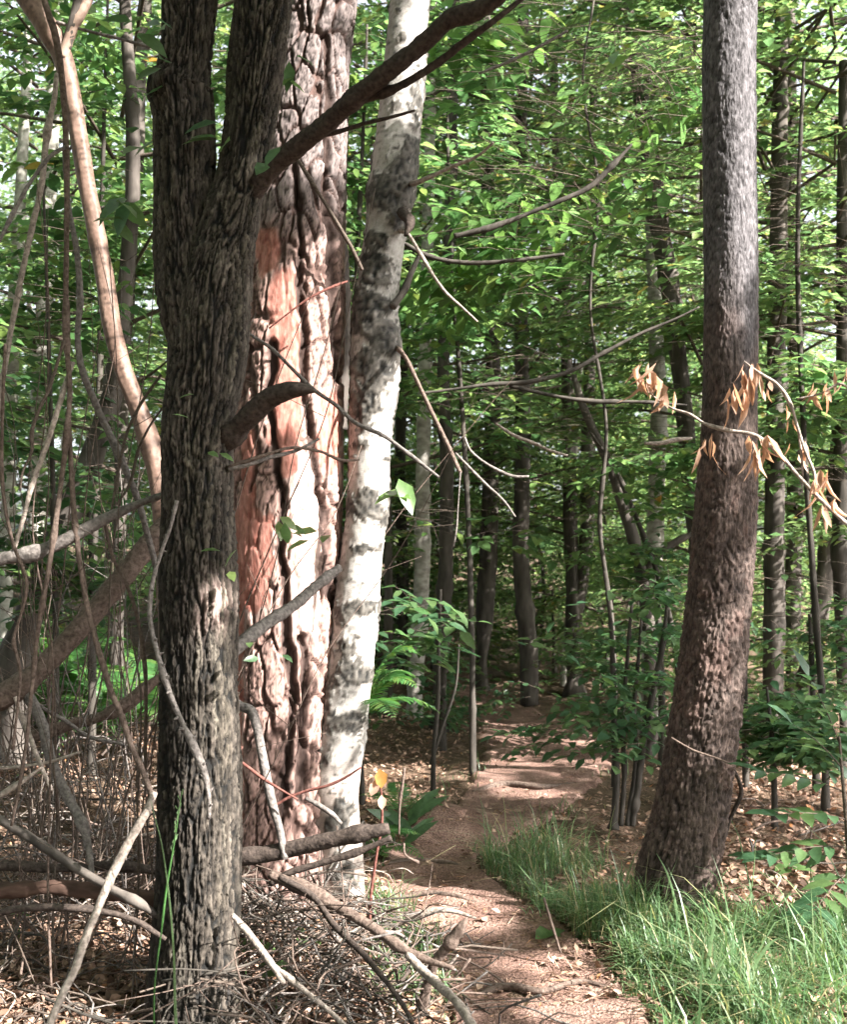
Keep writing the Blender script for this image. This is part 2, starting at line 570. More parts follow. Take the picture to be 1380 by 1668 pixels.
def oak_disp(A, Sg, R, B):
    e, q = furrow(A, Sg, R, 44, 4.2, 3, 1.1)
    e2, q2 = furrow(A, Sg, R, 100, 34, 9, .7)
    n = fbm(q * 2.6, 4, 21)
    nf = fbm(q2 * 1.2, 3, 24)
    h = sstep(.015, .15, e + (nf - .5) * .12) * (.5 + .5 * sstep(0, .17, e2 + (nf - .5) * .1))
    px, py, dep = pix(B)
    d = h * .014 + (n - .5) * .008 + (nf - .5) * .005 + (fbm(np.stack([np.cos(A) * 1.3, np.sin(A) * 1.3, Sg * 2.5], 1), 2, 8) - .5) * .03
    knot = np.exp(-(((px - 345) / 28) ** 2 + ((py - 985) / 38) ** 2))
    d += knot * (.014 + .06 * (fbm(q * 2.2, 2, 55) - .4))
    scar = np.exp(-(((px - 345) / 12) ** 2 + ((py - 325) / 22) ** 2))
    d += .012 * scar
    c = colmix((.0065, .0056, .005), (.094, .079, .067), np.clip(h * .8 + (n - .5) * .9 + (nf - .5) * .9 - .05, 0, 1) ** 1.6)
    moss = sstep(.5, .75, fbm(np.stack([np.cos(A) * 2, np.sin(A) * 2, Sg * 1.6], 1), 3, 91)) * .5
    c = c * (1 - moss)[:, None] + c * np.array([.84, .90, .72])[None] * moss[:, None]
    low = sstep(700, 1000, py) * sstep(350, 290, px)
    c = c * (1 - .45 * low)[:, None]  # shade of the lower left side, put into the bark colour
    lich = sstep(.62, .72, fbm(q * 1.4, 3, 65)) * h * .5
    c = c + lich[:, None] * np.array([.10, .09, .075])
    c = c + knot[:, None] * np.array([.26, .19, .175]) * sstep(.45, .6, fbm(q * 2.2, 2, 55))[:, None]
    return d, np.clip(c, .01, .9)

OAK = thing('forked_oak', 'dark rough-barked tree forking into two stems, in front of the pink-barked pine', 'tree', at(316, 1640, 3.85) * (1, 1, 0))
st = stations([(316, 1720, 165), (316, 1660, 146), (316, 1600, 130), (322, 1450, 120), (324, 1300, 121), (323, 1100, 116), (322, 950, 114), (321, 800, 102), (322, 700, 103), (336, 600, 110), (343, 500, 110), (357, 420, 100), (378, 350, 80), (396, 270, 68), (407, 200, 68), (418, 100, 74), (428, 0, 80), (440, -150, 82), (450, -400, 80), (458, -900, 64)], 3.85)
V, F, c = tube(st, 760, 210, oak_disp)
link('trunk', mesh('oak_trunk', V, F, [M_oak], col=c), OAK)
st = stations([(316, 590, 50), (308, 500, 84), (303, 430, 84), (300, 350, 82), (299, 250, 86), (295, 170, 88), (291, 146, 94), (297, 122, 80), (305, 60, 76), (308, 0, 82), (312, -200, 80), (320, -600, 66)], 3.86)
V, F, c = tube(st, 320, 170, oak_disp)
link('limb', mesh('oak_limb', V, F, [M_oak], col=c), OAK)

def stick_disp(amp, freq=40, seed=0):
    def f(A, Sg, R, B):
        d = (fbm(np.stack([np.cos(A) * 1.5, np.sin(A) * 1.5, Sg * freq * .35], 1), 3, seed) - .5) * 2 * amp * R
        kn = vnoise(np.stack([Sg * 9, 0 * Sg, 0 * Sg], 1), seed + 3)
        d += sstep(.74, .95, kn) * R * amp * 1.6 + (vnoise(np.stack([np.cos(A) * 2.5, np.sin(A) * 2.5, Sg * 120], 1), seed + 6) - .5) * R * amp
        return d, np.zeros((len(A), 3))
    return f

SEED = [100]
def limb_mesh(name, pts, m, d=None, nr=None, na=9, amp=.28):
    st = stations(pts, d)
    ln = np.linalg.norm(np.diff(st[:, :3], axis=0), axis=1).sum()
    SEED[0] += 1
    V, F, c = tube(st, nr or int(max(10, min(160, ln / .012))), na, stick_disp(amp, 40, SEED[0]))
    return mesh(name, V, F, [m])

# the dark overhanging bough, its forks, the broken stub and a dead branch belong to the oak
BOUGH = link('bough', limb_mesh('oak_bough', [(398, 330, 36, 3.86), (440, 275, 34, 3.78), (490, 235, 33, 3.7), (545, 190, 31, 3.6), (590, 150, 31, 3.5), (640, 110, 30, 3.42), (690, 70, 29, 3.36), (735, 30, 30, 3.3), (775, 18, 30, 3.25), (812, -4, 24, 3.2), (860, -60, 20, 3.1)], M_stickd, na=16, amp=.22), OAK)
link('branch', limb_mesh('oak_branch', [(580, 163, 22, 3.55), (620, 153, 14, 3.5), (665, 133, 14, 3.44), (710, 105, 13, 3.4), (755, 70, 13, 3.35), (815, 26, 10, 3.3), (860, -10, 8, 3.28)], M_stickd), BOUGH, loc=(0, 0, 0))
link('branch', limb_mesh('oak_branch', [(512, 220, 14, 3.68), (545, 216, 9, 3.66), (590, 202, 7, 3.64), (640, 190, 6, 3.6), (676, 180, 4, 3.58)], M_stickd), BOUGH, loc=(0, 0, 0))
st_b = [(345, 735, 30, 3.86), (385, 700, 34, 3.8), (412, 672, 34, 3.74), (440, 648, 34, 3.7), (470, 636, 30, 3.66), (495, 634, 20, 3.63), (512, 636, 8, 3.62)]
link('stub', limb_mesh('oak_stub', st_b, M_stickd, na=18, amp=.2), OAK)
link('dead_branch', limb_mesh('oak_dead_branch', [(370, 1070, 20, 3.88), (400, 1042, 22, 3.95), (440, 1012, 20, 4.05), (480, 985, 19, 4.15), (515, 955, 17, 4.25), (552, 925, 14, 4.35)], M_stickg, na=12), OAK)
link('twig', limb_mesh('oak_twig', [(372, 762, 6, 3.8), (420, 745, 5, 3.8), (470, 730, 5, 3.85), (520, 735, 5, 3.95), (560, 750, 5, 4.05), (585, 749, 3, 4.1)], M_stick, na=6), OAK)
link('twig', limb_mesh('oak_twig', [(372, 765, 9, 3.8), (400, 757, 9, 3.8), (440, 745, 8, 3.85), (480, 735, 6, 3.9), (520, 715, 4, 3.95)], M_stickg, na=6), OAK)

# red-barked pine
CREV = [([(482, 250), (485, 330), (488, 430), (490, 520), (493, 640), (505, 700), (512, 760), (522, 840), (528, 930), (536, 990)], 5.5, .030),
        ([(446, 560), (440, 640), (444, 720), (462, 800), (458, 900), (462, 960), (470, 1060), (478, 1120), (472, 1200), (462, 1270), (458, 1340)], 6.5, .034),
        ([(530, 60), (532, 150), (528, 300), (534, 420), (541, 540), (547, 620)], 6, .030),
        ([(492, 1040), (496, 1120), (490, 1210), (484, 1300)], 7, .030),
        ([(404, 480), (412, 620), (420, 740), (412, 800)], 4, .018)]

def pine_disp(A, Sg, R, B):
    e, q = furrow(A, Sg, R, 13, 5.0, 13, .45)
    e2, q2 = furrow(A, Sg, R, 42, 26, 19, .7)
    px, py, dep = pix(B)
    front = B[:, 1] < 5.22
    wob = (fbm(np.stack([px * .05, py * .03, 0 * px], 1), 3, 4) - .5) * 16
    gro = np.zeros(len(px))
    for poly, wd, dep_ in CREV:
        dd = seg_dist(px + wob, py, poly)
        gro = np.maximum(gro, front * np.exp(-(dd / wd) ** 4) * dep_)
    sc = np.zeros(len(px))
    jag = (fbm(np.stack([px * .06, py * .025, 0 * px], 1), 3, 44) - .5) * 26
    for x0, x1, y0, y1 in ((440, 490, 440, 720), (384, 446, 830, 1000), (424, 454, 372, 450), (512, 548, 640, 770), (378, 402, 960, 1340), (448, 482, 660, 780), (400, 420, 700, 860)):
        sc = np.maximum(sc, front * sstep(-5, 5, px + jag * .9 - x0) * sstep(-5, 5, x1 - px - jag * .5) * sstep(-10, 10, py + jag - y0) * sstep(-14, 14, y1 - py + jag * 1.5))
    smooth = np.maximum(sc, .75 * front * sstep(700, 760, py) * sstep(1080, 1000, py) * sstep(466, 474, px) * sstep(520, 512, px + wob))
    n = fbm(q2 * 1.3, 4, 23)
    h = sstep(.02, .11, e + (n - .5) * .10)
    h2 = sstep(.02, .14, e2 + (n - .5) * .15)
    big = fbm(np.stack([np.cos(A) * R * 26, np.sin(A) * R * 26, Sg * 7], 1), 4, 28)
    sc = sstep(.42, .56, sc * .95 + (big - .5) * 1.1 + (n - .5) * .3)
    rough = (1 - smooth * .7)
    d = (h * .018 + h2 * .0045 * (.4 + .6 * h)) * rough + (n - .5) * .008 * rough + (fbm(q * .45, 2, 29) - .5) * .016 * rough - gro + .012 * smooth
    up = sstep(470, 300, py)
    plate = colmix((.30, .195, .172), (.17, .138, .135), up)  # upper plates are greyer bark, with shade put in as darker colour
    c = plate * (.35 + .65 * h2 + .9 * (n - .5))[:, None]
    c = c * h[:, None] + np.array([.085, .052, .045])[None] * (1 - h)[:, None]
    orange = colmix((.22, .078, .060), (.40, .195, .16), sstep(.3, .68, .5 * n + .5 * fbm(np.stack([np.cos(A) * R * 90, np.sin(A) * R * 90, Sg * 9], 1), 4, 27)))
    pale = colmix((.40, .28, .25), (.50, .39, .36), n)
    c = c * (1 - smooth)[:, None] + np.where((sc > .3)[:, None], orange, pale) * smooth[:, None]
    gg = np.clip(gro / .022, 0, 1)
    c = c * (1 - gg)[:, None] + np.array([.05, .032, .028])[None] * gg[:, None]
    return d, np.clip(c, .01, .9)

PINE = thing('red_pine', 'stout pine with pink plated bark and bare orange patches, between forked dark trunk and birch', 'tree', at(455, 1440, 5.15) * (1, 1, 0))
st = stations([(450, 1560, 215), (450, 1440, 190), (452, 1340, 165), (456, 1200, 155), (460, 1000, 165), (464, 800, 172), (469, 600, 166), (482, 420, 148), (494, 250, 128), (508, 100, 112), (522, 0, 108), (545, -200, 104), (570, -500, 98), (600, -1000, 80)], 5.15)
V, F, c = tube(st, 680, 260, pine_disp)
link('trunk', mesh('pine_trunk', V, F, [M_pine], col=c), PINE)
link('side_stem', limb_mesh('pine_side_stem', [(556, 700, 20, 5.55), (560, 500, 22, 5.55), (552, 350, 24, 5.5), (549, 200, 24, 5.5), (560, 80, 26, 5.5), (572, -60, 28, 5.5)], M_bg, na=12), PINE)

# birch
BM = [(650, 16, 6, 5, .9), (657, 62, 12, 9, .9), (643, 171, 13, 10, .9), (680, 170, 16, 62, .75), (672, 250, 18, 30, .8), (655, 290, 32, 40, .95), (622, 318, 26, 30, 1.1), (652, 330, 26, 26, 1.0), (648, 358, 22, 18, .9), (615, 392, 26, 18, .8), (612, 428, 30, 18, 1.0), (606, 450, 24, 26, .9), (602, 505, 34, 40, 1.05), (625, 540, 34, 30, 1.0), (632, 565, 30, 22, .95), (600, 600, 34, 32, 1.1), (597, 650, 30, 44, .9), (590, 720, 26, 40, .55), (634, 748, 15, 7, .9), (590, 800, 30, 12, .7), (592, 828, 34, 24, .85), (628, 852, 16, 12, .85), (597, 893, 26, 8, 1.0), (588, 990, 34, 14, 1.05), (560, 1000, 22, 22, .6), (562, 1060, 30, 24, .6), (575, 1098, 42, 24, 1.0), (545, 1110, 26, 30, .7), (572, 1176, 34, 17, 1.05), (533, 1170, 20, 24, .7), (528, 1230, 22, 24, .55), (560, 1318, 22, 26, .9), (548, 1350, 22, 30, .9), (556, 1420, 26, 34, .9), (548, 1475, 36, 20, .9)]

def birch_disp(A, Sg, R, B):
    px, py, dep = pix(B)
    q = np.stack([np.cos(A) * R * 22, np.sin(A) * R * 22, Sg * 22], 1)
    n1, n2 = fbm(q * 1.1, 4, 61), fbm(q * 2.8, 3, 66)
    m = np.zeros(len(px))
    front = B[:, 1] < 5.08
    for x, y, rx, ry, k in BM:
        rr = ((px - x) / rx) ** 2 + ((py - y) / ry) ** 2
        m = np.maximum(m, front * k * np.exp(-rr * .75))
    back = (~front) * sstep(.55, .7, fbm(np.stack([np.cos(A), np.sin(A), Sg * 4], 1), 2, 68)) * .9
    m = np.maximum(m, back)
    dark = sstep(.43, .53, m * 1.02 + (n1 - .5) * 1.15 + (n2 - .5) * .75)
    band = sstep(.68, .76, vnoise(np.stack([np.cos(A) * 2.2, np.sin(A) * 2.2, Sg * 85], 1), 69)) * .6 * sstep(.42, .55, n1)
    lenti = sstep(.70, .76, vnoise(np.stack([np.cos(A) * R * 70, np.sin(A) * R * 70, Sg * 230], 1), 70)) * .5
    c = colmix((.26, .24, .225), (.385, .37, .355), sstep(.3, .62, n1 * .5 + n2 * .5))
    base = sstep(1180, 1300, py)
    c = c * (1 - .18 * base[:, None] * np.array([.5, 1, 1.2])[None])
    dk = colmix((.014, .014, .0135), (.13, .118, .106), np.clip(n2 * 2.2 - .7, 0, 1))
    t = np.clip(dark + band + lenti * (1 - dark), 0, 1)
    c = c * (1 - t)[:, None] + dk * t[:, None]
    d = m * .003 + dark * (n2 - .3) * .022 + (n1 - .5) * .006 - .003
    kn = np.exp(-(((px - 610) / 30) ** 2 + ((py - 318) / 30) ** 2)) + np.exp(-(((px - 602) / 34) ** 2 + ((py - 505) / 40) ** 2)) + .8 * np.exp(-(((px - 640) / 24) ** 2 + ((py - 560) / 30) ** 2))
    d = d + .014 * front * kn
    return d, np.clip(c, .01, .9)

BIRCH = thing('birch', 'leaning white birch with black bands and knots, right beside the pink-barked pine', 'tree', at(552, 1470, 5.1) * (1, 1, 0))
st = stations([(545, 1580, 118), (548, 1480, 96), (550, 1400, 86), (545, 1300, 80), (556, 1200, 80), (569, 1100, 77), (579, 1000, 76), (590, 900, 70), (600, 800, 68), (604, 700, 70), (611, 600, 82), (613, 500, 74), (625, 400, 70), (640, 300, 76), (649, 200, 72), (655, 150, 72), (662, 60, 68), (667, 0, 64), (684, -150, 62), (715, -500, 56), (750, -1000, 40)], 5.1)
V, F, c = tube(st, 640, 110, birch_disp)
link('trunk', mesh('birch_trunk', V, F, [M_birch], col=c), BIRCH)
for pts, m in (([(650, 375, 8, 5.05), (668, 385, 6, 4.85), (695, 430, 5, 4.8), (725, 475, 5, 4.75), (752, 500, 4, 4.7), (778, 524, 3, 4.68)], M_stickp),
               ([(645, 565, 9, 5.05), (665, 590, 7, 4.8), (685, 632, 7, 4.75), (702, 668, 8, 4.7), (725, 715, 8, 4.65), (750, 770, 7, 4.6)], M_stick),
               ([(668, 300, 8, 5.05), (690, 293, 6, 4.85), (735, 272, 6, 4.8), (780, 253, 5, 4.75), (804, 232, 4, 4.7)], M_stickp),
               ([(655, 345, 20, 5.0), (666, 372, 14, 4.86), (660, 384, 6, 4.85)], M_stickd),
               ([(640, 500, 12, 4.98), (660, 470, 12, 5.05), (672, 440, 10, 5.1), (684, 415, 7, 5.15)], M_bg)):
    link('twig', limb_mesh('birch_twig', pts, m, na=7), BIRCH)

# right-hand pine
def scale_disp(A, Sg, R, B):
    e, q = furrow(A, Sg, R, 30, 17, 33, 1.1)
    e2, q2 = furrow(A, Sg, R, 50, 30, 37, .5)
    px, py, dep = pix(B)
    lowv, qv = furrow(A, Sg, R, 30, 6.5, 39, .9)
    low = sstep(650, 1000, py)
    hh = sstep(.01, .12, e) * (1 - low) + sstep(.012, .13, lowv + .10 * (fbm(qv * 2, 3, 35) - .5)) * low
    n = fbm(q * 1.7, 4, 47)
    nn = fbm(np.stack([np.cos(A) * R * 75, np.sin(A) * R * 75, Sg * 62], 1), 4, 46)
    h = np.clip(hh * .55 + sstep(.40, .54, nn) * .6, 0, 1) * (.6 + .4 * sstep(0, .4, e2 + (n - .5) * .2))
    big = fbm(np.stack([np.cos(A) * 1.3, np.sin(A) * 1.3, Sg * 1.4], 1), 3, 48)
    d = h * (.0045 + .011 * low) + (n - .5) * (.004 + .005 * low) + (big - .5) * .026
    gl = colmix((.020, .018, .020), (.150, .140, .150), np.clip(.12 + h * .65 + (n - .5) * .8, 0, 1))
    br = colmix((.018, .0135, .0125), (.118, .086, .076), np.clip(.08 + h * .7 + (n - .5) * .9, 0, 1))
    t = np.clip(sstep(380, 720, py + (big - .5) * 400), 0, 1)
    c = gl * (1 - t)[:, None] + br * t[:, None]
    red = sstep(.58, .68, fbm(q * .5, 3, 52)) * t * .18
    c = c + red[:, None] * np.array([.10, .045, .035])
    return d, np.clip(c, .01, .9)

RP = thing('scaly_pine', 'tall brown pine with flaky bark, rising from the grass right of the path', 'tree', at(1092, 1495, 4.75) * (1, 1, 0))
st = stations([(1082, 1620, 175), (1088, 1540, 140), (1094, 1480, 118), (1104, 1420, 118), (1121, 1350, 112), (1137, 1250, 106), (1152, 1150, 104), (1164, 1050, 100), (1173, 950, 97), (1181, 850, 93), (1187, 720, 88), (1190, 500, 84), (1189, 300, 83), (1190, 0, 84), (1192, -300, 82), (1196, -900, 70)], 4.75)
V, F, c = tube(st, 900, 190, scale_disp)
link('trunk', mesh('scaly_trunk', V, F, [M_scale], col=c), RP)
link('sucker', limb_mesh('pine_sucker', [(1172, 1395, 7, 4.75), (1190, 1335, 6, 4.75), (1208, 1285, 7, 4.75), (1200, 1262, 6, 4.75), (1188, 1240, 6, 4.75)], M_stickd, na=7), RP)
link('twig', limb_mesh('pine_twig', [(1094, 1202, 4, 4.62), (1130, 1222, 4, 4.58), (1165, 1234, 4, 4.58), (1200, 1248, 3, 4.62)], M_stick, na=6), RP)

# slim smooth-barked sapling
def slim_disp(A, Sg, R, B):
    kn = vnoise(np.stack([Sg * 7, 0 * Sg, 0 * Sg], 1), 71)
    d = sstep(.72, .9, kn) * R * .12 + (fbm(np.stack([np.cos(A) * 1.2, np.sin(A) * 1.2, Sg * 6], 1), 2, 72) - .5) * R * .25
    q = np.stack([np.cos(A) * R * 60, np.sin(A) * R * 60, Sg * 120], 1)
    l = sstep(.74, .84, vnoise(q, 73))
    n = fbm(np.stack([np.cos(A) * 2, np.sin(A) * 2, Sg * 5], 1), 3, 74)
    c = colmix((.115, .07, .055), (.22, .15, .12), n)
    c = c * (1 - .55 * l)[:, None]
    ring = sstep(.9, .97, vnoise(np.stack([Sg * 22, 0 * Sg, 0 * Sg], 1), 75))
    return d, c * (1 - .5 * ring)[:, None]

SAP = thing('smooth_sapling', 'slender bent tree with smooth peach-brown bark, passing behind the dark forked trunk', 'tree', at(285, 1420, 4.6) * (1, 1, 0))
st = stations([(290, 1560, 44, 4.6), (286, 1420, 36, 4.6), (280, 1200, 34, 4.6), (274, 1000, 33, 4.6), (264, 850, 31, 4.6), (254, 765, 31, 4.6), (243, 720, 34, 4.6), (222, 660, 30, 4.6), (200, 600, 30, 4.6), (182, 530, 30, 4.6), (168, 440, 30, 4.6), (157, 380, 30, 4.6), (144, 320, 28, 4.6), (131, 240, 30, 4.6), (115, 150, 30, 4.6), (100, 90, 32, 4.6), (82, 55, 34, 4.6), (52, 10, 38, 4.6), (20, -40, 38, 4.6), (-60, -200, 36, 4.6)], 4.6)
V, F, c = tube(st, 420, 40, slim_disp)
link('trunk', mesh('slim_trunk', V, F, [bark_col('bark_peach', 60, .2, (1, 1, 1), .5)], col=c), SAP)
for pts, m in (([(100, 95, 20, 4.58), (112, 62, 18, 4.58), (128, 28, 17, 4.58), (146, -10, 16, 4.58), (175, -80, 14, 4.58)], M_peach),
               ([(106, 80, 16, 4.58), (116, 48, 18, 4.58), (126, 10, 18, 4.58), (140, -40, 17, 4.58)], M_bg),
               ([(92, 36, 5, 4.58), (140, 50, 5, 4.58), (190, 62, 5, 4.58), (250, 78, 4, 4.58), (258, 80, 3, 4.58)], M_stickg)):
    link('branch', limb_mesh('slim_branch', pts, m, na=10), SAP)

# ------------------------------------------------------------------ sticks, canes and fallen wood (each a thing)
def stick(name, label, cat, pts, m, d=None, na=8, amp=.28, group=None, thorns=0):
    me = limb_mesh(name, pts, m, d, na=na, amp=amp)
    if not thorns:
        o = link(name, me)
        return tag(o, label, cat, group)
    b = np.array(at(*[float(v) for v in (pts[-1][0], pts[-1][1])], pts[-1][3] if len(pts[-1]) > 3 else d))
    t = thing(name, label, cat, b, group)
    link('stem', me, t)
    st = spline(stations(pts, d), thorns)
    rng = np.random.default_rng(len(pts) * 31 + int(pts[0][0]))
    for k in range(1, thorns - 1):
        dr = unit(np.array([rng.uniform(-1, 1), rng.uniform(-1, .2), rng.uniform(-.3, .9)]))
        p = st[k, :3]
        V, F, _ = tube([(*p, st[k, 3] * .8), (*(p + dr * st[k, 3] * 2.0), st[k, 3] * .45), (*(p + dr * st[k, 3] * 2.8), .0006)], 4, 5)
        link('bud', mesh('cane_bud', V, F, [m]), t)
    return t

stick('leaning_branch', 'thick brown fallen branch slanting down from behind the forked dark tree to the ferns', 'branch',
      [(300, 830, 31.2, 4.5), (265, 862, 32.8, 4.4), (215, 920, 34.3, 4.35), (150, 1000, 34.3, 4.3), (95, 1060, 34.3, 4.25), (40, 1112, 32.8, 4.2), (-60, 1165, 31.2, 4.15)], M_stick, na=16, amp=.2)
stick('knobbly_branch', 'knobbly grey dead branch held level across the thin stems, ending at the forked dark tree', 'branch',
      [(-60, 930, 24, 3.85), (10, 908, 22, 3.87), (50, 902, 22, 3.88), (100, 882, 22, 3.9), (150, 856, 20, 3.92), (200, 832, 16, 3.94), (240, 815, 11, 3.96), (265, 806, 9, 3.97), (285, 795, 5, 3.98)], M_stickg, na=14, amp=.2)
stick('bare_sapling', 'long thin upright stem crossing in front of the peach-brown bent tree, reaching the litter', 'stem',
      [(62, -60, 9, 3.95), (72, 0, 10, 3.95), (90, 60, 12, 3.95), (97, 100, 11, 3.95), (104, 170, 10, 3.95), (108, 270, 10, 3.95), (108, 370, 9, 3.95), (107, 470, 9, 3.95), (108, 560, 9, 3.94), (113, 632, 9, 3.92), (109, 700, 9, 3.9), (101, 770, 9, 3.9), (88, 866, 9, 3.85), (78, 930, 8, 3.85), (62, 1022, 8, 3.85), (52, 1112, 7, 3.85), (38, 1240, 6, 3.85), (18, 1345, 5, 3.85)], M_stick, na=9)
stick('bare_sapling', 'grey thin stem bowing out across the lower part of the peach-brown tree', 'stem',
      [(104, 240, 8, 4.05), (112, 340, 8, 4.05), (123, 400, 8, 4.05), (130, 483, 9, 4.05), (126, 560, 10, 4.05), (134, 605, 11, 4.05), (152, 650, 11, 4.08), (177, 706, 11, 4.1), (200, 756, 11, 4.1), (220, 803, 11, 4.12), (240, 870, 10, 4.15), (262, 960, 9, 4.2)], M_stickg, na=9)
stick('bare_sapling', 'pale thin stem leaning towards the left border beside the peach-brown tree top', 'stem',
      [(92, 120, 8, 4.3), (88, 160, 9, 4.3), (77, 210, 10, 4.3), (67, 300, 10, 4.3), (50, 377, 10, 4.3), (34, 450, 10, 4.3), (17, 540, 9, 4.3), (0, 640, 9, 4.3), (-15, 760, 9, 4.3)], M_stickp, na=9)
stick('bare_twig', 'short pale twig curving from the long upright stem out over the leaves', 'twig',
      [(106, 240, 6, 3.93), (90, 248, 7, 3.92), (66, 272, 7, 3.9), (48, 298, 6, 3.88), (30, 330, 7, 3.86), (8, 372, 6, 3.84), (-20, 430, 5, 3.82)], M_stickg)
stick('bare_twig', 'dark crooked twig hanging left of the long upright stem above the knobbly branch', 'twig',
      [(104, 555, 5, 3.85), (90, 600, 6, 3.84), (80, 632, 6, 3.83), (62, 670, 6, 3.82), (51, 705, 6, 3.82), (51, 735, 5, 3.82), (36, 770, 4, 3.82), (32, 800, 4, 3.82)], M_twig)
stick('bare_sapling', 'sunlit pinkish stem leaning from beside the long upright stem down to the knobbly branch', 'stem',
      [(118, 590, 8, 3.95), (98, 652, 9, 3.92), (70, 740, 9, 3.9), (53, 785, 9, 3.88), (40, 835, 8, 3.86), (22, 896, 7, 3.86)], M_stickp)
stick('bare_sapling', 'thin wavering stem down the left border, passing under the knobbly branch to the fallen wood', 'stem',
      [(8, 560, 6, 3.8), (3, 690, 6, 3.8), (5, 806, 6, 3.8), (20, 883, 6, 3.8), (43, 956, 6, 3.8), (34, 1000, 5, 3.8), (22, 1040, 6, 3.8), (32, 1092, 5, 3.8), (28, 1150, 5, 3.8), (20, 1220, 5, 3.8)], M_stick)
stick('bent_stem', 'brown bent stem falling from the knobbly branch to meet the long pale propped stick', 'stem',
      [(112, 700, 8, 3.92), (116, 773, 9, 3.92), (122, 856, 9, 3.9), (133, 940, 9, 3.88), (147, 1013, 9, 3.85), (167, 1083, 9, 3.82), (182, 1130, 10, 3.8), (197, 1165, 10, 3.78), (213, 1215, 10, 3.75), (233, 1259, 10, 3.72), (249, 1299, 9, 3.7)], M_stick, na=10)
stick('propped_stick', 'long pale bare stick propped against the foot of the forked dark tree', 'stick',
      [(252, 1290, 10, 3.66), (240, 1318, 13, 3.64), (213, 1365, 14, 3.58), (196, 1398, 15, 3.55), (178, 1436, 14, 3.5), (158, 1482, 13, 3.46), (136, 1536, 14, 3.4), (122, 1578, 13, 3.36), (100, 1622, 13, 3.3), (78, 1675, 12, 3.24), (50, 1740, 12, 3.2)], M_stickp, na=12)
stick('thorny_cane', 'budded grey cane arching down across the shaded side of the forked dark tree', 'cane',
      [(288, 815, 5, 3.62), (276, 862, 6, 3.62), (262, 900, 6, 3.62), (250, 940, 7, 3.62), (243, 1000, 8, 3.62), (255, 1060, 8, 3.6), (270, 1112, 9, 3.58), (293, 1170, 9, 3.56), (317, 1220, 10, 3.54), (333, 1262, 9, 3.53), (340, 1300, 8, 3.53), (340, 1334, 7, 3.54)], M_stickg, na=9, thorns=26)
stick('bare_sapling', 'slight dark stem standing between the knobbly branch and the forked dark trunk', 'stem',
      [(168, 842, 6, 4.0), (183, 906, 6, 4.0), (210, 963, 6, 3.98), (230, 1039, 6, 3.96), (237, 1112, 6, 3.94), (237, 1190, 6, 3.92), (236, 1260, 5, 3.9)], M_stick)
stick('bare_twig', 'dark thin twig rising from the knobbly branch towards the peach-brown tree', 'twig',
      [(262, 610, 4, 3.98), (232, 653, 5, 3.98), (208, 700, 5, 3.97), (193, 763, 5, 3.96), (181, 833, 4, 3.95)], M_twig)
stick('bare_twig', 'second dark twig rising from the knobbly branch, closer to the forked dark trunk', 'twig',
      [(268, 660, 4, 4.0), (246, 690, 4, 4.0), (226, 730, 5, 4.0), (210, 790, 5, 3.99), (190, 822, 4, 3.96)], M_twig)
stick('curved_branch', 'curved grey branch standing in the sunlit litter left of the forked dark tree', 'branch',
      [(40, 1120, 14, 4.2), (52, 1144, 18, 4.18), (70, 1185, 18, 4.15), (80, 1229, 17, 4.12), (97, 1272, 16, 4.08), (117, 1312, 16, 4.04), (133, 1342, 14, 4.0), (146, 1395, 10, 3.96), (150, 1425, 8, 3.94)], M_stickg, na=12)
stick('fallen_branch', 'grey-brown branch lying level across the litter behind the curved grey branch', 'branch',
      [(50, 1200, 14, 4.45), (77, 1192, 17, 4.45), (117, 1180, 18, 4.45), (167, 1166, 17, 4.45), (207, 1146, 16, 4.45), (240, 1118, 15, 4.45), (280, 1090, 14, 4.45)], M_stick, na=11)
stick('fallen_stick', 'thin grey stick sloping over the level grey-brown branch', 'stick',
      [(20, 1122, 6, 4.3), (67, 1152, 7, 4.3), (107, 1175, 7, 4.3), (143, 1199, 7, 4.3), (200, 1212, 5, 4.3)], M_stickg)
stick('fallen_stick', 'pinkish thin stick falling across the litter to the left of the curved grey branch', 'stick',
      [(24, 1135, 7, 4.1), (40, 1180, 8, 4.1), (50, 1205, 8, 4.08), (64, 1242, 8, 4.05), (84, 1288, 6, 4.0)], M_stickp)
stick('fallen_log', 'slim grey log slanting down through the litter to the shaded foot of the forked tree', 'log',
      [(-40, 1312, 13.6, 3.95), (0, 1336, 14.4, 3.93), (50, 1366, 15.2, 3.9), (100, 1399, 15.2, 3.86), (143, 1426, 14.4, 3.82), (180, 1448, 13.6, 3.8), (220, 1468, 12.0, 3.78), (262, 1495, 10.4, 3.8)], M_bg, na=14)
stick('fallen_log', 'dark level log half buried in the litter behind the slim slanting grey log', 'log',
      [(-60, 1416, 14.0, 4.15), (0, 1410, 16.8, 4.15), (100, 1414, 14.0, 4.15), (180, 1410, 15.4, 4.15), (270, 1420, 11.9, 4.15)], M_stickd, na=14, amp=.3)
stick('rotten_log', 'reddish rotten log lying level below the dark log, crossed by the slim grey log', 'log',
      [(-60, 1455, 21.0, 4.0), (0, 1452, 25.2, 4.0), (70, 1446, 22.4, 4.0), (140, 1450, 24.5, 4.0), (200, 1458, 19.6, 4.0), (280, 1470, 15.4, 4.0)], M_rot, na=18, amp=.5)
stick('fallen_branch', 'dark drooping branch lying under the reddish rotten log', 'branch',
      [(-40, 1500, 11.2, 3.75), (20, 1482, 11.9, 3.75), (90, 1478, 11.9, 3.74), (160, 1484, 11.2, 3.73), (220, 1500, 9.8, 3.72), (270, 1530, 7.0, 3.72)], M_stickd, na=11)
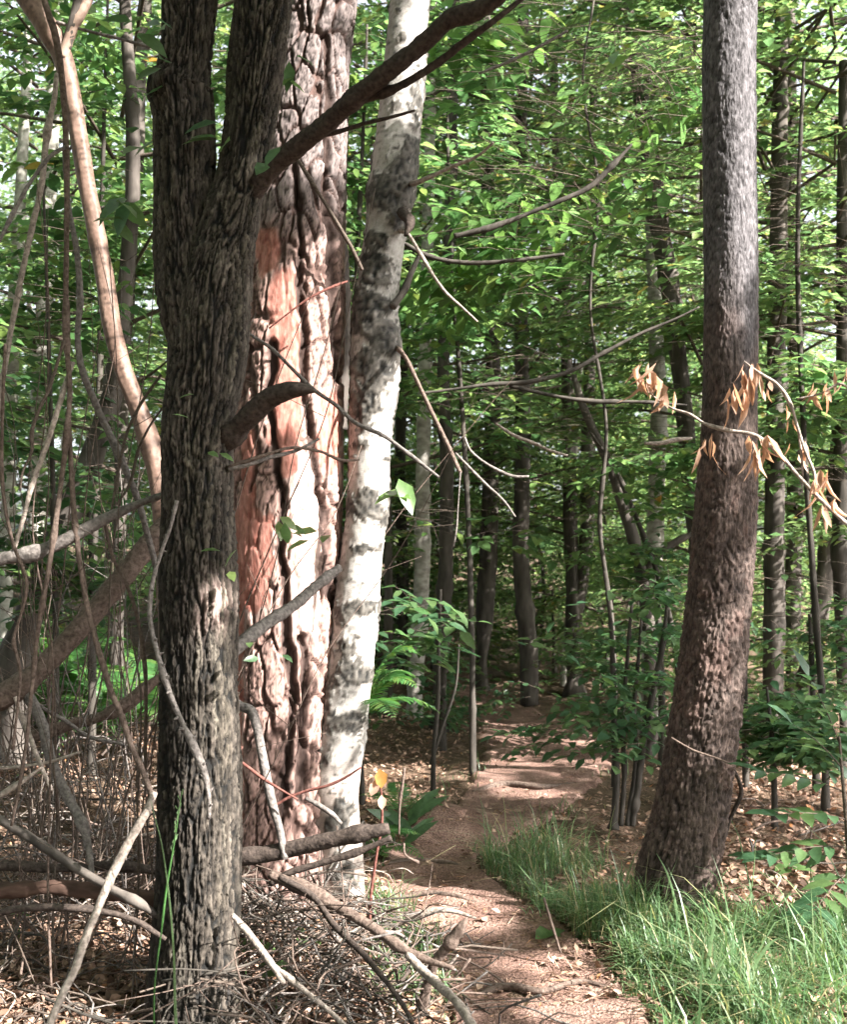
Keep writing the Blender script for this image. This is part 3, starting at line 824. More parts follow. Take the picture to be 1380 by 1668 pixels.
stick('fallen_stick', 'pale thin stick lying across the sunlit litter near the left border', 'stick',
      [(-20, 1252, 6, 4.05), (33, 1249, 6, 4.05), (83, 1240, 5, 4.05), (130, 1225, 4, 4.05)], M_stickp)
stick('fallen_stick', 'pale stick rising from the left border, crossing the pinkish thin stick', 'stick',
      [(-30, 1312, 7, 3.95), (0, 1295, 7, 3.95), (37, 1272, 7, 3.95), (68, 1250, 5, 3.95)], M_stickp)
stick('broken_log', 'dark cut log jutting from the brush pile past the foot of the birch', 'log',
      [(360, 1402, 20.4, 4.3), (390, 1396, 22.1, 4.28), (430, 1392, 24.6, 4.26), (470, 1384, 25.5, 4.24), (540, 1368, 24.6, 4.2), (590, 1357, 22.1, 4.17), (630, 1350, 18.7, 4.15), (634, 1349, 17.0, 4.15)], M_stickd, na=18, amp=.2)
stick('fallen_branch', 'thin dark branch running just below the cut log across the birch foot', 'branch',
      [(440, 1440, 10, 4.15), (467, 1424, 11, 4.14), (527, 1405, 11, 4.12), (587, 1386, 10, 4.1), (637, 1364, 9, 4.08)], M_stickd, na=9)
stick('fallen_branch', 'brown branch sloping from the cut log down to the grass edge of the path', 'branch',
      [(440, 1425, 15, 4.1), (462, 1434, 17, 4.08), (503, 1451, 17, 4.02), (560, 1483, 17, 3.95), (607, 1511, 17, 3.88), (650, 1541, 14, 3.82), (693, 1563, 12, 3.76), (738, 1577, 8, 3.7)], M_stick, na=11)
stick('fallen_stick', 'stout pale stick pointing down the path from the brush pile, lowest beside the path', 'stick',
      [(664, 1556, 13, 3.78), (693, 1585, 15, 3.7), (720, 1610, 15, 3.6), (745, 1634, 14, 3.5), (770, 1672, 13, 3.4), (790, 1715, 13, 3.3)], M_stickp, na=11)
stick('fallen_stick', 'dark thin stick running down through the brush pile under the sloping brown branch', 'stick',
      [(455, 1428, 10, 4.0), (513, 1464, 11, 3.95), (543, 1505, 11, 3.88), (593, 1556, 10, 3.78), (627, 1596, 9, 3.7), (664, 1650, 8, 3.6), (680, 1690, 8, 3.5)], M_stickd)
stick('fallen_stick', 'light stick low in the brush pile between the forked tree foot and the path', 'stick',
      [(430, 1560, 9, 3.65), (462, 1587, 10, 3.6), (500, 1617, 9, 3.55), (545, 1655, 8, 3.5), (580, 1690, 8, 3.4)], M_stickp)
stick('fallen_stick', 'whitish stripped stick leaning at the foot of the forked tree, lit by the sun', 'stick',
      [(378, 1490, 8, 3.72), (394, 1508, 11, 3.7), (417, 1536, 11, 3.65), (440, 1568, 10, 3.6), (462, 1602, 9, 3.55)], M_stickp, na=9)
stick('hooked_branch', 'smooth grey hooked branch standing before the foot of the pink-barked pine', 'branch',
      [(375, 1135, 12, 4.35), (392, 1150, 14, 4.35), (408, 1157, 16, 4.34), (417, 1180, 15, 4.32), (424, 1215, 15, 4.3), (434, 1265, 15, 4.28), (444, 1312, 15, 4.26), (455, 1350, 13, 4.24), (464, 1400, 12, 4.22)], M_stickg, na=12, amp=.12)
stick('red_twig', 'thin red twig rising from the brush across the birch foot', 'twig',
      [(440, 1318, 4, 4.3), (468, 1300, 5, 4.3), (500, 1288, 5, 4.3), (535, 1279, 5, 4.28), (560, 1268, 4, 4.27), (588, 1250, 3, 4.25)], M_stickr)
stick('red_twig', 'thin red twig slanting down from the forked tree across the hooked grey branch', 'twig',
      [(376, 1228, 4, 4.2), (400, 1247, 5, 4.2), (428, 1268, 5, 4.2), (460, 1288, 4, 4.2), (485, 1302, 3, 4.2)], M_stickr)
stick('fallen_stick', 'short pale broken stick crossing the base of the birch', 'stick',
      [(498, 1300, 7, 4.4), (520, 1312, 9, 4.4), (545, 1330, 8, 4.4), (556, 1342, 6, 4.4)], M_stickg)
stick('curled_bark', 'white curled strip of bark lying on the grass at the left edge of path', 'bark',
      [(632, 1513, 4, 4.6), (650, 1505, 7, 4.6), (672, 1494, 9, 4.58), (692, 1487, 10, 4.57), (715, 1482, 9, 4.56), (745, 1486, 7, 4.55), (776, 1496, 4, 4.54)], M_stickp, amp=.1)
t = thing('broken_stump', 'small broken sapling stump with a splintered top at the edge of the path', 'stump', gp(690, 1630))
link('stem', limb_mesh('stump_stem', [(684, 1650, 17, 3.82), (698, 1600, 16, 3.8), (712, 1562, 16, 3.78), (726, 1545, 17, 3.77), (736, 1532, 12, 3.76)], M_stick, na=14, amp=.55), t)
link('splinter', limb_mesh('stump_splinter', [(730, 1542, 10, 3.76), (741, 1524, 17, 3.75), (752, 1508, 15, 3.74), (761, 1494, 2, 3.74)], M_stick, na=9, amp=.6), t)
link('snag', limb_mesh('stump_snag', [(724, 1580, 7, 3.74), (735, 1568, 6, 3.73), (746, 1556, 4, 3.72)], M_stickp, na=6), t)
stick('dry_stalk', 'short tan dry stalk standing on the path edge by the small green leaf', 'stalk',
      [(886, 1462, 4, 4.35), (894, 1488, 5, 4.34), (903, 1518, 5, 4.33), (914, 1552, 4, 4.32)], M_stick)
stick('dry_stalk', 'short orange-tan stalk upright beside the ferns right of the birch', 'stalk',
      [(659, 1250, 4, 4.7), (656, 1275, 5, 4.7), (652, 1304, 4, 4.7), (650, 1360, 3, 4.72)], M_stick)
for lab, pts, m in (
    ('long thin twig crossing in front of the orange pine bark and the birch', [(378, 520, 3, 4.45), (415, 550, 5, 4.45), (440, 566, 6, 4.44), (475, 600, 6, 4.42), (515, 638, 7, 4.4), (545, 658, 7, 4.38), (578, 688, 7, 4.36), (625, 710, 7, 4.34), (660, 735, 6, 4.32), (690, 758, 6, 4.3), (716, 778, 4, 4.3)], M_stickg),
    ('dark thin twig hooked over the pink pine bark above the orange patch', [(486, 262, 5, 4.8), (510, 300, 6, 4.8), (535, 340, 6, 4.82), (556, 375, 7, 4.85), (572, 402, 7, 4.88), (590, 440, 6, 4.92)], M_twig),
    ('fine red twig lying across the orange pine bark patch', [(438, 535, 3, 4.7), (470, 510, 3, 4.7), (500, 488, 4, 4.7), (535, 470, 4, 4.72), (566, 458, 3, 4.75)], M_stickr),
    ('tan drooping thread-like twig hanging from the tip of the reddish birch twig', [(750, 768, 3.2, 4.6), (748, 800, 2.4, 4.6), (746, 830, 2.4, 4.6), (744, 860, 3.2, 4.6), (739, 892, 2.4, 4.6)], M_stickg),
    ('pale curved twig in the gap right of the birch, below the dark sagging bough', [(757, 712, 4.2, 5.0), (764, 730, 4.2, 5.0), (785, 750, 4.2, 5.0), (810, 765, 4.9, 5.0), (838, 776, 4.9, 5.0), (862, 776, 3.5, 5.0)], M_stickg),
    ('grey dead twig sloping down behind the hanging thread-like twig', [(742, 738, 4.2, 5.1), (765, 762, 4.9, 5.1), (795, 792, 4.9, 5.1), (820, 815, 4.2, 5.1), (840, 842, 2.8, 5.1)], M_stickg),
    ('thin bare twig sweeping right between the slim dark trunks under the sagging bough', [(808, 690, 4, 5.6), (835, 708, 6, 5.6), (870, 722, 6, 5.6), (900, 735, 5, 5.6), (925, 742, 4, 5.6)], M_stickp),
    ('pale straight twig pointing up to the right among the chestnut leaves', [(780, 120, 4, 4.9), (830, 100, 6, 4.9), (877, 77, 6, 4.9), (925, 50, 5, 4.9)], M_stickg),
    ('whitish snapped twig resting on leaves left of the brown scaly pine', [(1050, 722, 5, 5.4), (1075, 722, 8, 5.4), (1105, 716, 8, 5.4), (1128, 714, 5, 5.4)], M_stickp)):
    stick('bare_twig', lab, 'twig', pts, m, na=7)

for lab, a, r in (('dark exposed root crossing the path like a step near the birch foot', [(600, 1425), (640, 1412), (690, 1408), (735, 1414), (780, 1430)], .020),
                  ('second exposed root lying across the path below the step-like one', [(630, 1472), (680, 1462), (740, 1466), (800, 1480)], .016),
                  ('thin exposed root snaking over the path where it is widest, near the camera', [(760, 1632), (820, 1614), (880, 1622), (950, 1606), (1010, 1612)], .014),
                  ('worn root across the far bend of the path', [(770, 1292), (820, 1282), (880, 1286), (940, 1276)], .026)):
    st = []
    for k, (px, py) in enumerate(a):
        p = on_ground(px, py)
        st.append((p[0], p[1], p[2] + .012 + (-.02 if k in (0, len(a) - 1) else .004), r * (1 - .12 * k)))
    SEED[0] += 1
    V, F, _ = tube(st, 60, 10, stick_disp(.3, 30, SEED[0]))
    tag(link('tree_root', mesh('tree_root', V, F, [M_stick])), lab, 'root')

# loose brush: many thin dry twigs nothing tells apart
rng = np.random.default_rng(5)
def loose_twigs(n, box, hmax, lab, group, mats, ln=(.25, .9)):
    for k in range(n):
        px, py = rng.uniform(box[0], box[2]), rng.uniform(box[1], box[3])
        p = on_ground(px, py)
        a = rng.uniform(0, math.pi * 2)
        L = rng.uniform(*ln)
        dr = np.array([math.cos(a), math.sin(a) * .7, rng.uniform(-.15, .5)])
        p = p + np.array([0, 0, rng.uniform(.01, hmax)])
        r = rng.uniform(.0018, .0062)
        pts = []
        for q in np.linspace(0, 1, 6):
            c = p + dr * L * (q - .5) + rng.normal(0, .018, 3)
            c[2] = max(c[2] - .15 * (q - .5) ** 2, gz(c[0], c[1])[0] + .006)
            pts.append((*c, r * (1.1 - .7 * q)))
        SEED[0] += 1
        V, F, _ = tube(pts, 22, 6, stick_disp(.25, 40, SEED[0]))
        o = link('dry_twig', mesh('dry_twig', V, F, [mats[int(rng.integers(len(mats)))]]))
        tag(o, lab, 'twig', group)

loose_twigs(125, (-40, 1160, 260, 1480), .34, 'thin dry twig tangled in the sunlit brush left of the forked dark tree', 'dry twigs in the brush left of the forked tree', [M_stick, M_stickg, M_stickg, M_stickp, M_stickd])
loose_twigs(105, (380, 1390, 650, 1700), .24, 'thin dry twig tangled in the brush pile below the birch and pine', 'dry twigs in the brush below the birch', [M_stick, M_stickp, M_stickg, M_stickd, M_stickp], (.18, .6))
loose_twigs(22, (-40, 1480, 250, 1690), .14, 'thin dry twig lying on the litter before the forked dark tree', 'dry twigs on the litter before the forked tree', [M_stick, M_stickp, M_stickd], (.2, .6))
loose_twigs(22, (1190, 1230, 1400, 1480), .1, 'thin dry twig lying on the litter behind the brown scaly pine', 'dry twigs on the litter behind the scaly pine', [M_stick, M_stickg, M_stickp], (.2, .7))

rng = np.random.default_rng(15)
for k in range(84):
    px0, d = rng.uniform(-40, 262), rng.uniform(3.9, 5.6)
    b = at(px0, 1300, d)
    z0 = gz(b[0], b[1])[0]
    L = rng.uniform(.8, 2.9)
    lean = rng.normal(0, .30)
    r = rng.uniform(.002, .0048)
    pts = [(b[0] + lean * L * q + rng.normal(0, .022), b[1] + rng.normal(0, .02), z0 + L * q * (1 - .1 * abs(lean)), r * (1.1 - .75 * q)) for q in np.linspace(0, 1, 8)]
    SEED[0] += 1
    bf = Buf()
    V, F, _ = tube(pts, 40, 6, stick_disp(.22, 40, SEED[0]))
    bf.add(V, F, 0)
    for g in range(int(rng.integers(2, 5))):
        q = rng.uniform(.25, .85)
        p = spline(pts, 40)[int(q * 39)]
        e = p[:3] + np.array([rng.normal(0, .22), rng.normal(0, .1), rng.uniform(.05, .28)])
        m_ = (p[:3] + e) / 2 + rng.normal(0, .02, 3)
        V, F, _ = tube([(*p[:3], p[3] * .7), (*m_, p[3] * .5), (*e, .0008)], 10, 5)
        bf.add(V, F, 0)
    o = link('dead_sapling', bf.mesh('dead_sapling', [(M_stick, M_stickg, M_twig, M_stick, M_twig)[k % 5]]))
    tag(o, 'thin bare dead shoot standing in the tangle left of the forked dark tree', 'shoot', 'bare dead shoots left of the forked tree')

def brush(name, cx, cy, rx, ry, hgt, n, seed):
    """a heap of fine dead twigs, too many to count"""
    rng = np.random.default_rng(seed)
    b = Buf()
    for k in range(n):
        u, v = rng.normal(0, .5, 2)
        x, y = cx + u * rx, cy + v * ry
        h = hgt * math.exp(-(u * u + v * v) * 1.2)
        z = gz(x, y)[0] + .01 + rng.random() * h
        a = rng.uniform(0, 6.28)
        L = rng.uniform(.15, .7)
        dr = np.array([math.cos(a), math.sin(a), rng.normal(0, .3)])
        r = rng.uniform(.0014, .0046)
        pts = []
        for q in (0, .33, .66, 1):
            c = np.array([x, y, z]) + dr * L * (q - .5) + rng.normal(0, .028, 3)
            c[2] = max(c[2], gz(c[0], c[1])[0] + .004)
            pts.append((*c, r * (1.1 - .6 * q)))
        V, F, _ = tube(pts, 9, 5)
        b.add(V, F, int(rng.integers(5)))
    o = link(name, b.mesh(name, [M_stick, M_stickg, M_bgdark, M_twig, M_stick]))
    o['kind'] = 'stuff'

brush('twig_litter', -.42, 4.05, .55, .7, .38, 380, 71)
brush('twig_litter', -1.35, 4.7, .6, .9, .34, 240, 72)
brush('twig_litter', -.9, 3.9, .9, .5, .08, 70, 73)

# ------------------------------------------------------------------ withered branch with hanging dry leaves
WB = thing('withered_branch', 'pale bare branch hung with orange withered leaves, reaching in front of the brown scaly pine', 'branch', at(1400, 870, 3.9))
for pts in ([(1420, 885, 9, 3.9), (1380, 853, 8, 3.92), (1330, 806, 7, 3.95), (1293, 766, 7, 3.98), (1263, 733, 7, 4.0), (1230, 709, 7, 4.02), (1187, 701, 6, 4.05), (1147, 689, 5, 4.08), (1127, 676, 5, 4.1), (1095, 665, 4, 4.14), (1060, 640, 3, 4.18), (1045, 612, 2, 4.2)],
            [(1330, 798, 5, 3.95), (1327, 770, 5, 3.95), (1313, 736, 5, 3.96), (1300, 696, 5, 3.97), (1287, 656, 5, 3.98), (1267, 626, 5, 4.0), (1240, 609, 5, 4.02), (1213, 589, 3, 4.05)],
            [(1308, 775, 4, 3.97), (1307, 750, 4, 3.97), (1303, 715, 4, 3.98), (1299, 690, 3, 3.98)],
            [(1400, 660, 4, 3.9), (1370, 625, 4, 3.9), (1340, 640, 3, 3.92), (1300, 650, 3, 3.95)]):
    link('stem', limb_mesh('withered_stem', pts, M_stickp, na=7), WB)
rng = np.random.default_rng(12)
for cx, cy, d, n, s in ((1056, 600, 4.2, 6, 1.15), (1090, 636, 4.12, 3, .9), (1200, 628, 4.02, 3, 1.25), (1222, 600, 4.03, 6, 1.05), (1152, 715, 4.06, 3, .9), (1236, 720, 4.0, 5, 1.1), (1296, 725, 3.97, 3, .8), (1338, 775, 3.94, 4, 1.05), (1348, 810, 3.93, 3, .9), (1374, 600, 3.9, 3, 1.0), (1334, 625, 3.92, 3, .8), (1258, 620, 4.0, 2, .6), (1284, 670, 3.98, 2, .6)):
    for k in range(int(n * 2.2)):
        p = at(cx + rng.uniform(-16, 16), cy + rng.uniform(-12, 16), d + rng.uniform(-.04, .04))
        D = np.array([[rng.uniform(-.3, .3), rng.uniform(-.25, .25), -1.]])
        N = unit(np.array([[rng.uniform(-1, 1), rng.uniform(-1, .3), .1]]))
        V, F = leafset(p[None], D, N, s * rng.uniform(.055, .11), s * rng.uniform(.012, .030), True, rng.uniform(-.55, .6), rng.uniform(.2, 1.4))
        link('dry_leaf', mesh('dry_leaf', V, F, [M_dry]), WB)

# orange leaf hanging on a stalk right of the birch
t = thing('autumn_shoot', 'tiny shoot with one orange and two pink withered leaves, right of the birch foot', 'plant', at(602, 1505, 4.4))
link('stem', limb_mesh('shoot_stem', [(602, 1510, 6, 4.4), (605, 1450, 6, 4.4), (614, 1390, 5, 4.4), (622, 1340, 5, 4.4), (622, 1300, 4, 4.4), (617, 1262, 3, 4.4)], M_stickr, na=6), t)
for (px, py), D, L, W, m, sm in (((618, 1252), (.15, -.1, -1), .075, .05, M_orange, 0), ((612, 1270), (-.25, -.1, -1), .065, .04, M_pinkleaf, 0), ((621, 1295), (.1, -.2, -1), .055, .035, M_pinkleaf, 0)):
    V, F = leafset(at(px, py, 4.39)[None], np.array([D]), np.array([[.25, -1., .1]]), L, W, True, .15, .5)
    link('leaf', mesh('autumn_leaf', V, F, [m]), t)

# ------------------------------------------------------------------ ferns and broad-leaved plants
def frond(parent, base, direction, L, arch, width, npin, m=None, lean=0.0, pw=.17):
    direction = unit(np.asarray(direction, float))
    n = 26
    t = np.linspace(0, 1, n)
    c = base + direction[None] * (t * L)[:, None]
    c[:, 2] -= arch * L * t ** 2.2
    tg = unit(np.gradient(c, axis=0))
    sd = unit(np.cross(tg, np.tile([0, 0, 1.], (n, 1))) + np.array([0, 0, lean]))
    nm = np.cross(sd, tg)
    tp = np.linspace(.12, .985, npin)
    k = tp * (n - 1)
    ii = k.astype(int).clip(0, n - 2)
    fr = (k - ii)[:, None]
    pos = c[ii] * (1 - fr) + c[ii + 1] * fr
    prof = np.sin(np.clip((tp - .02) / .98, 0, 1) ** .75 * math.pi) ** .8 * .92 + .08
    P, D, N, Ls = [], [], [], []
    for sg in (-1, 1):
        P.append(pos); D.append(sd[ii] * sg + tg[ii] * .35 + RNG.normal(0, .04, (npin, 3))); N.append(nm[ii] + RNG.normal(0, .12, (npin, 3))); Ls.append(width * prof)
    P, D, N, Ls = np.concatenate(P), np.concatenate(D), np.concatenate(N), np.concatenate(Ls)
    b = Buf()
    V, F = leafset(P, D, N, Ls, np.maximum(Ls * pw, .008), True, .12, .25)
    b.add(V, F, 0)
    V, F, _ = tube(np.column_stack([c, np.linspace(.0035, .001, n)]), n, 5)
    b.add(V, F, 1)
    return link('frond', b.mesh('fern_frond', [m or M_fern, M_fern]), parent)

def fern(px, py, label, fronds, d=None, up=0.0, group=None):
    b = gp(px, py) if d is None else at(px, py, d)
    b[2] += up
    t = thing('fern', label, 'fern', b, group)
    for az, el, L, arch, w in fronds:
        a, e = math.radians(az), math.radians(el)
        frond(t, b + np.array([0, 0, .02]), (math.cos(a) * math.cos(e), math.sin(a) * math.cos(e), math.sin(e)), L, arch, w, int(16 + L * 16))
    return t

fern(580, 1180, 'sunlit fern whose combed frond hangs out past the right side of the birch', [(-8, 70, .80, .56, .15), (-25, 60, .6, .6, .12), (25, 62, .62, .6, .13), (-60, 45, .5, .6, .11), (10, 40, .5, .6, .11)], 5.25)
fern(590, 1400, 'low feathery fern tucked against the birch foot under the sunlit fern', [(0, 48, .42, .5, .09), (-30, 35, .42, .5, .09), (40, 50, .4, .5, .09), (-65, 35, .36, .4, .08)])
fern(655, 1335, 'small fern at the left edge of path beside the broad rosette', [(30, 45, .38, .5, .08), (100, 55, .4, .5, .08), (150, 45, .38, .5, .08), (-20, 40, .3, .4, .07)])
for k, (px, py, n, L, lab) in enumerate((
    (45, 1200, 10, 1.25, 'big dark fern under the knobbly branch near the left border'),
    (190, 1210, 9, 1.15, 'dark fern under the slanting thick branch, left of the forked tree'),
    (-40, 1180, 9, 1.3, 'dark fern cut off by the left border below the knobbly branch'),
    (250, 1190, 9, 1.15, 'fern in shade pressed against the left side of the forked tree'),
    (120, 1165, 10, 1.4, 'dark fern further back between the two ferns under the slanting branch'))):
    rng = np.random.default_rng(40 + k)
    fern(px, py, lab, [(q * 360 / n + rng.uniform(-20, 20), rng.uniform(45, 72), L * rng.uniform(.75, 1.1), rng.uniform(.45, .8), L * rng.uniform(.15, .2)) for q in range(n)])

def plant(px, py, label, leaves, m, d=None, stem=None, name='leafy_plant', cat='plant', up=0.0):
    b = gp(px, py) if d is None else at(px, py, d)
    b[2] += up
    t = thing(name, label, cat, b)
    if stem is None and cat == 'plant' and name == 'seedling':
        V, F, _ = tube([(b[0], b[1], b[2] - up, .002), (b[0], b[1], b[2] + .05, .0012)], 5, 5)
        link('stem', mesh('seedling_stem', V, F, [M_fern]), t)
    if stem:
        link('stem', limb_mesh('plant_stem', stem, M_twig, na=6), t)
    for q in leaves:
        p = b + np.array(q[0])
        V, F = leafset(p[None], np.array([q[1]], float), np.array([q[2] if len(q) > 4 else (0, -.3, 1)], float), q[3] if len(q) > 4 else q[2], q[-1], True, .22, .25)
        link('leaf', mesh('plant_leaf', V, F, [m]), t)
    return t

rng = np.random.default_rng(3)
plant(665, 1385, 'rosette of upright broad dark leaves at the bend of the path', [((rng.uniform(-.04, .04), rng.uniform(-.04, .04), .02 + .02 * k), (math.cos(k * 1.0), math.sin(k * 1.0) * .6, rng.uniform(.45, 1.1)), (-math.cos(k) * .4, -.8, .6), rng.uniform(.17, .25), rng.uniform(.05, .07)) for k in range(8)], M_leaf_dark)
# compound-leaved shoot on the right
def pinnate(t, p0, D, L, npair, lw, m):
    D = unit(np.asarray(D, float))
    sd = unit(np.cross(D, [0, 0, 1.]))
    tt = np.linspace(.25, .95, npair)
    P, DD, Ls = [], [], []
    for sg in (-1, 1):
        for q in tt:
            P.append(p0 + D * L * q + np.array([0, 0, -.2 * L * q * q])); DD.append(D * .55 + sd * sg + np.array([0, 0, rng.uniform(-.3, .1)])); Ls.append(lw * rng.uniform(.85, 1.15))
    P.append(p0 + D * L + np.array([0, 0, -.2 * L])); DD.append(D); Ls.append(lw)
    b = Buf()
    V, F = leafset(np.array(P), np.array(DD), np.tile([0, -.25, 1.], (len(P), 1)) + rng.normal(0, .2, (len(P), 3)), np.array(Ls), np.array(Ls) * .36, True, .15, .2)
    b.add(V, F, 0)
    cc = np.array([p0 + D * L * q + np.array([0, 0, -.2 * L * q * q]) for q in np.linspace(0, 1, 8)])
    V, F, _ = tube(np.column_stack([cc, np.linspace(.003, .001, 8)]), 8, 5)
    b.add(V, F, 1)
    link('leaf_spray', b.mesh('pinnate_leaf', [m, M_twig]), t)

t = thing('rowan_seedling', 'shrubby seedling with long paired leaflets at the right border beside the scaly pine', 'plant', gp(1395, 1500))
link('stem', limb_mesh('seedling_stem', [(1392, 1500, 8, 4.5), (1385, 1400, 8, 4.5), (1378, 1320, 7, 4.5), (1372, 1250, 5, 4.5), (1368, 1200, 4, 4.5)], M_twig, na=7), t)
for px, py, D in ((1380, 1335, (-1, -.35, .35)), (1376, 1290, (-1, .1, .45)), (1372, 1250, (-.7, -.3, .8)), (1384, 1380, (-1, -.2, .15)), (1380, 1330, (.8, -.4, .4)), (1385, 1400, (-.8, .4, .1)), (1370, 1215, (-.3, .2, 1)), (1386, 1420, (-.6, -.7, .0))):
    pinnate(t, at(px, py, 4.5), D, .34, 5, .13, M_leaf_dark)
for k, (px, py, lab, n, L) in enumerate((
    (30, 1545, 'little plant with rounded green leaves on the litter near the left border', 4, .06),
    (272, 1625, 'single bright yellow-green leaf shoot at the foot of the forked tree', 2, .05),
    (400, 1610, 'bramble sprig of green leaves right of the forked tree foot', 6, .075),
    (450, 1655, 'green leafy sprig at the lower edge of the brush pile', 7, .07),
    (885, 1530, 'flat pale green leaf lying on the path by the tan stalk', 2, .10),
    (500, 1590, 'pale green seedling in the middle of the brush pile', 4, .06),
    (45, 1300, 'small bright green seedling among sticks left of the curved grey branch', 5, .05),
    (1310, 1650, 'small bright seedling in the sunlit grass at the lower right', 4, .06),
    (1290, 1430, 'dark rounded seedling on the litter under the rowan seedling', 6, .09),
    (1370, 1640, 'pale round leaf in the sunlit grass at the right border', 2, .07),
    (345, 1665, 'seedling with serrated green leaves right under the forked tree', 6, .06))):
    rng = np.random.default_rng(60 + k)
    plant(px, py, lab, [((rng.uniform(-.03, .03), rng.uniform(-.03, .03), rng.uniform(.03, .08)), (math.cos(q * 2.1 + k), math.sin(q * 2.1 + k), rng.uniform(-.1, .45)), (rng.normal(0, .2), -.35, 1), L * rng.uniform(.8, 1.2), L * rng.uniform(.5, .65)) for q in range(n)], M_leaf, name='seedling', up=.09 if px < 700 else .0)

# fresh leaf sprigs growing on the big trunks (parts of them)
rng = np.random.default_rng(8)
for parent, px, py, d, n, L, m in ((OAK, 468, 250, 3.62, 2, .085, M_leaf_dark), (OAK, 350, 195, 3.72, 4, .11, M_leaf_dark), (OAK, 270, 125, 3.74, 4, .10, M_leaf_dark), (OAK, 345, 735, 3.66, 2, .05, M_leaf), (OAK, 310, 660, 3.66, 2, .05, M_leaf),
                                    (OAK, 400, 900, 3.72, 3, .06, M_leaf), (OAK, 455, 850, 3.9, 5, .075, M_leaf), (OAK, 510, 850, 3.95, 4, .08, M_leaf), (OAK, 420, 1060, 3.7, 3, .05, M_leaf_dark), (OAK, 230, 20, 3.7, 6, .11, M_leaf_dark),
                                    (OAK, 200, 330, 4.0, 7, .13, M_leaf_dark), (BIRCH, 640, 800, 4.85, 3, .16, M_chest), (BIRCH, 480, 120, 4.6, 4, .1, M_leaf_dark), (OAK, 245, 250, 3.95, 5, .12, M_leaf_dark)):
    b = at(px, py, d)
    P = b + rng.normal(0, .035, (n, 3))
    D = np.stack([rng.uniform(-1, 1, n), rng.uniform(-.7, .2, n), rng.uniform(-.5, .1, n)], 1)
    V, F = leafset(P, D, np.tile([0, -.35, 1.], (n, 1)) + rng.normal(0, .35, (n, 3)), L * rng.uniform(.8, 1.2, n), L * .5, True, .15, .2)
    link('leaves', mesh('sprig', V, F, [m]), parent)

# ------------------------------------------------------------------ grass and litter (nobody could count it)
def grass(name, pts, hmin, hmax, wd, rng, lean=.5, m=M_grass):
    """arching blades rooted at pts"""
    n = len(pts)
    h = (hmin + (hmax - hmin) * rng.random(n) ** 1.6) * (.45 + 1.1 * sstep(.3, .68, fbm(pts * (5, 5, 0), 2, 18)))
    a = rng.uniform(0, 2 * math.pi, n)
    out = np.stack([np.cos(a), np.sin(a), 0 * a], 1)
    sd = np.stack([-np.sin(a), np.cos(a), 0 * a], 1)
    ln = rng.uniform(.15, 1, n) * lean
    V = []
    for q, wq in ((0, .7), (.35, 1.), (.7, .75), (1., .0)):
        c = pts + np.array([0, 0, 1.]) * (h * (q - .5 * ln * q ** 2.6))[:, None] + out * (h * ln * q ** 2)[:, None]
        hw = (wd * rng.uniform(.7, 1.3, n) * wq / 2)[:, None]
        if wq:
            V += [c - sd * hw, c + sd * hw]
        else:
            V += [c]
    V = np.stack(V, 1).reshape(-1, 3)
    b = np.arange(n)[:, None, None] * 7
    F4 = (b + np.array([(0, 1, 3, 2), (2, 3, 5, 4)])[None]).reshape(-1, 4)
    F3 = (b + np.array([(4, 5, 6)])[None]).reshape(-1, 3)
    o = link(name, mesh(name, V, (F4, F3), [m]))
    o['kind'] = 'stuff'
    return o

def scatter(n, poly_box, rng, fn=None):
    """ground points under a box of the photo"""
    x0, y0, x1, y1 = poly_box
    out = []
    px, py = rng.uniform(x0, x1, n), rng.uniform(y0, y1, n)
    # flat-ground guess, then one correction
    r = np.stack([ray(a, b) for a, b in zip(px, py)])
    d = EYE / -r[:, 2]
    for _ in range(4):
        p = np.array([0, 0, EYE]) + r * d[:, None]
        d = (EYE - gz(p[:, 0], p[:, 1])) / -r[:, 2]
    p = np.array([0, 0, EYE]) + r * d[:, None]
    p[:, 2] = gz(p[:, 0], p[:, 1])
    return p

rng = np.random.default_rng(21)
p = scatter(4600, (760, 1405, 1080, 1540), rng)
cl = fbm(p * (3, 3, 0), 3, 14)
p = p[(cl > .42) & (path_side(p[:, 0], p[:, 1]) > 1.05)]
grass('grass', p, .10, .28, .0042, rng, 1.35)
p = scatter(12000, (1010, 1500, 1420, 1760), rng)
cl = fbm(p * (3, 3, 0), 3, 15)
p = p[(cl > .43) & (path_side(p[:, 0], p[:, 1]) > 1.0)]
grass('grass', p, .04, .16, .0048, rng, 1.3)
p = scatter(520, (1040, 1530, 1420, 1740), rng)
p = p[(path_side(p[:, 0], p[:, 1]) > 1.0) & (fbm(p * (4, 4, 0), 2, 19) > .47)]
grass('grass', p, .22, .42, .0055, rng, 1.5)
p = scatter(500, (1030, 1500, 1300, 1600), rng)
p = p[path_side(p[:, 0], p[:, 1]) > 1.0]
grass('grass', p, .09, .2, .006, rng, 1.3)
p = scatter(2600, (600, 1150, 1060, 1680), rng)
ps = path_side(p[:, 0], p[:, 1])
p = p[(ps > .85) & (ps < 1.7) & (fbm(p * (4, 4, 0), 2, 16) > .48)]
grass('grass', p, .03, .13, .005, rng, 1.0)
p = scatter(1500, (600, 1440, 760, 1640), rng)
p = p[path_side(p[:, 0], p[:, 1]) > .95]
grass('grass', p, .04, .13, .005, rng, 1.0)

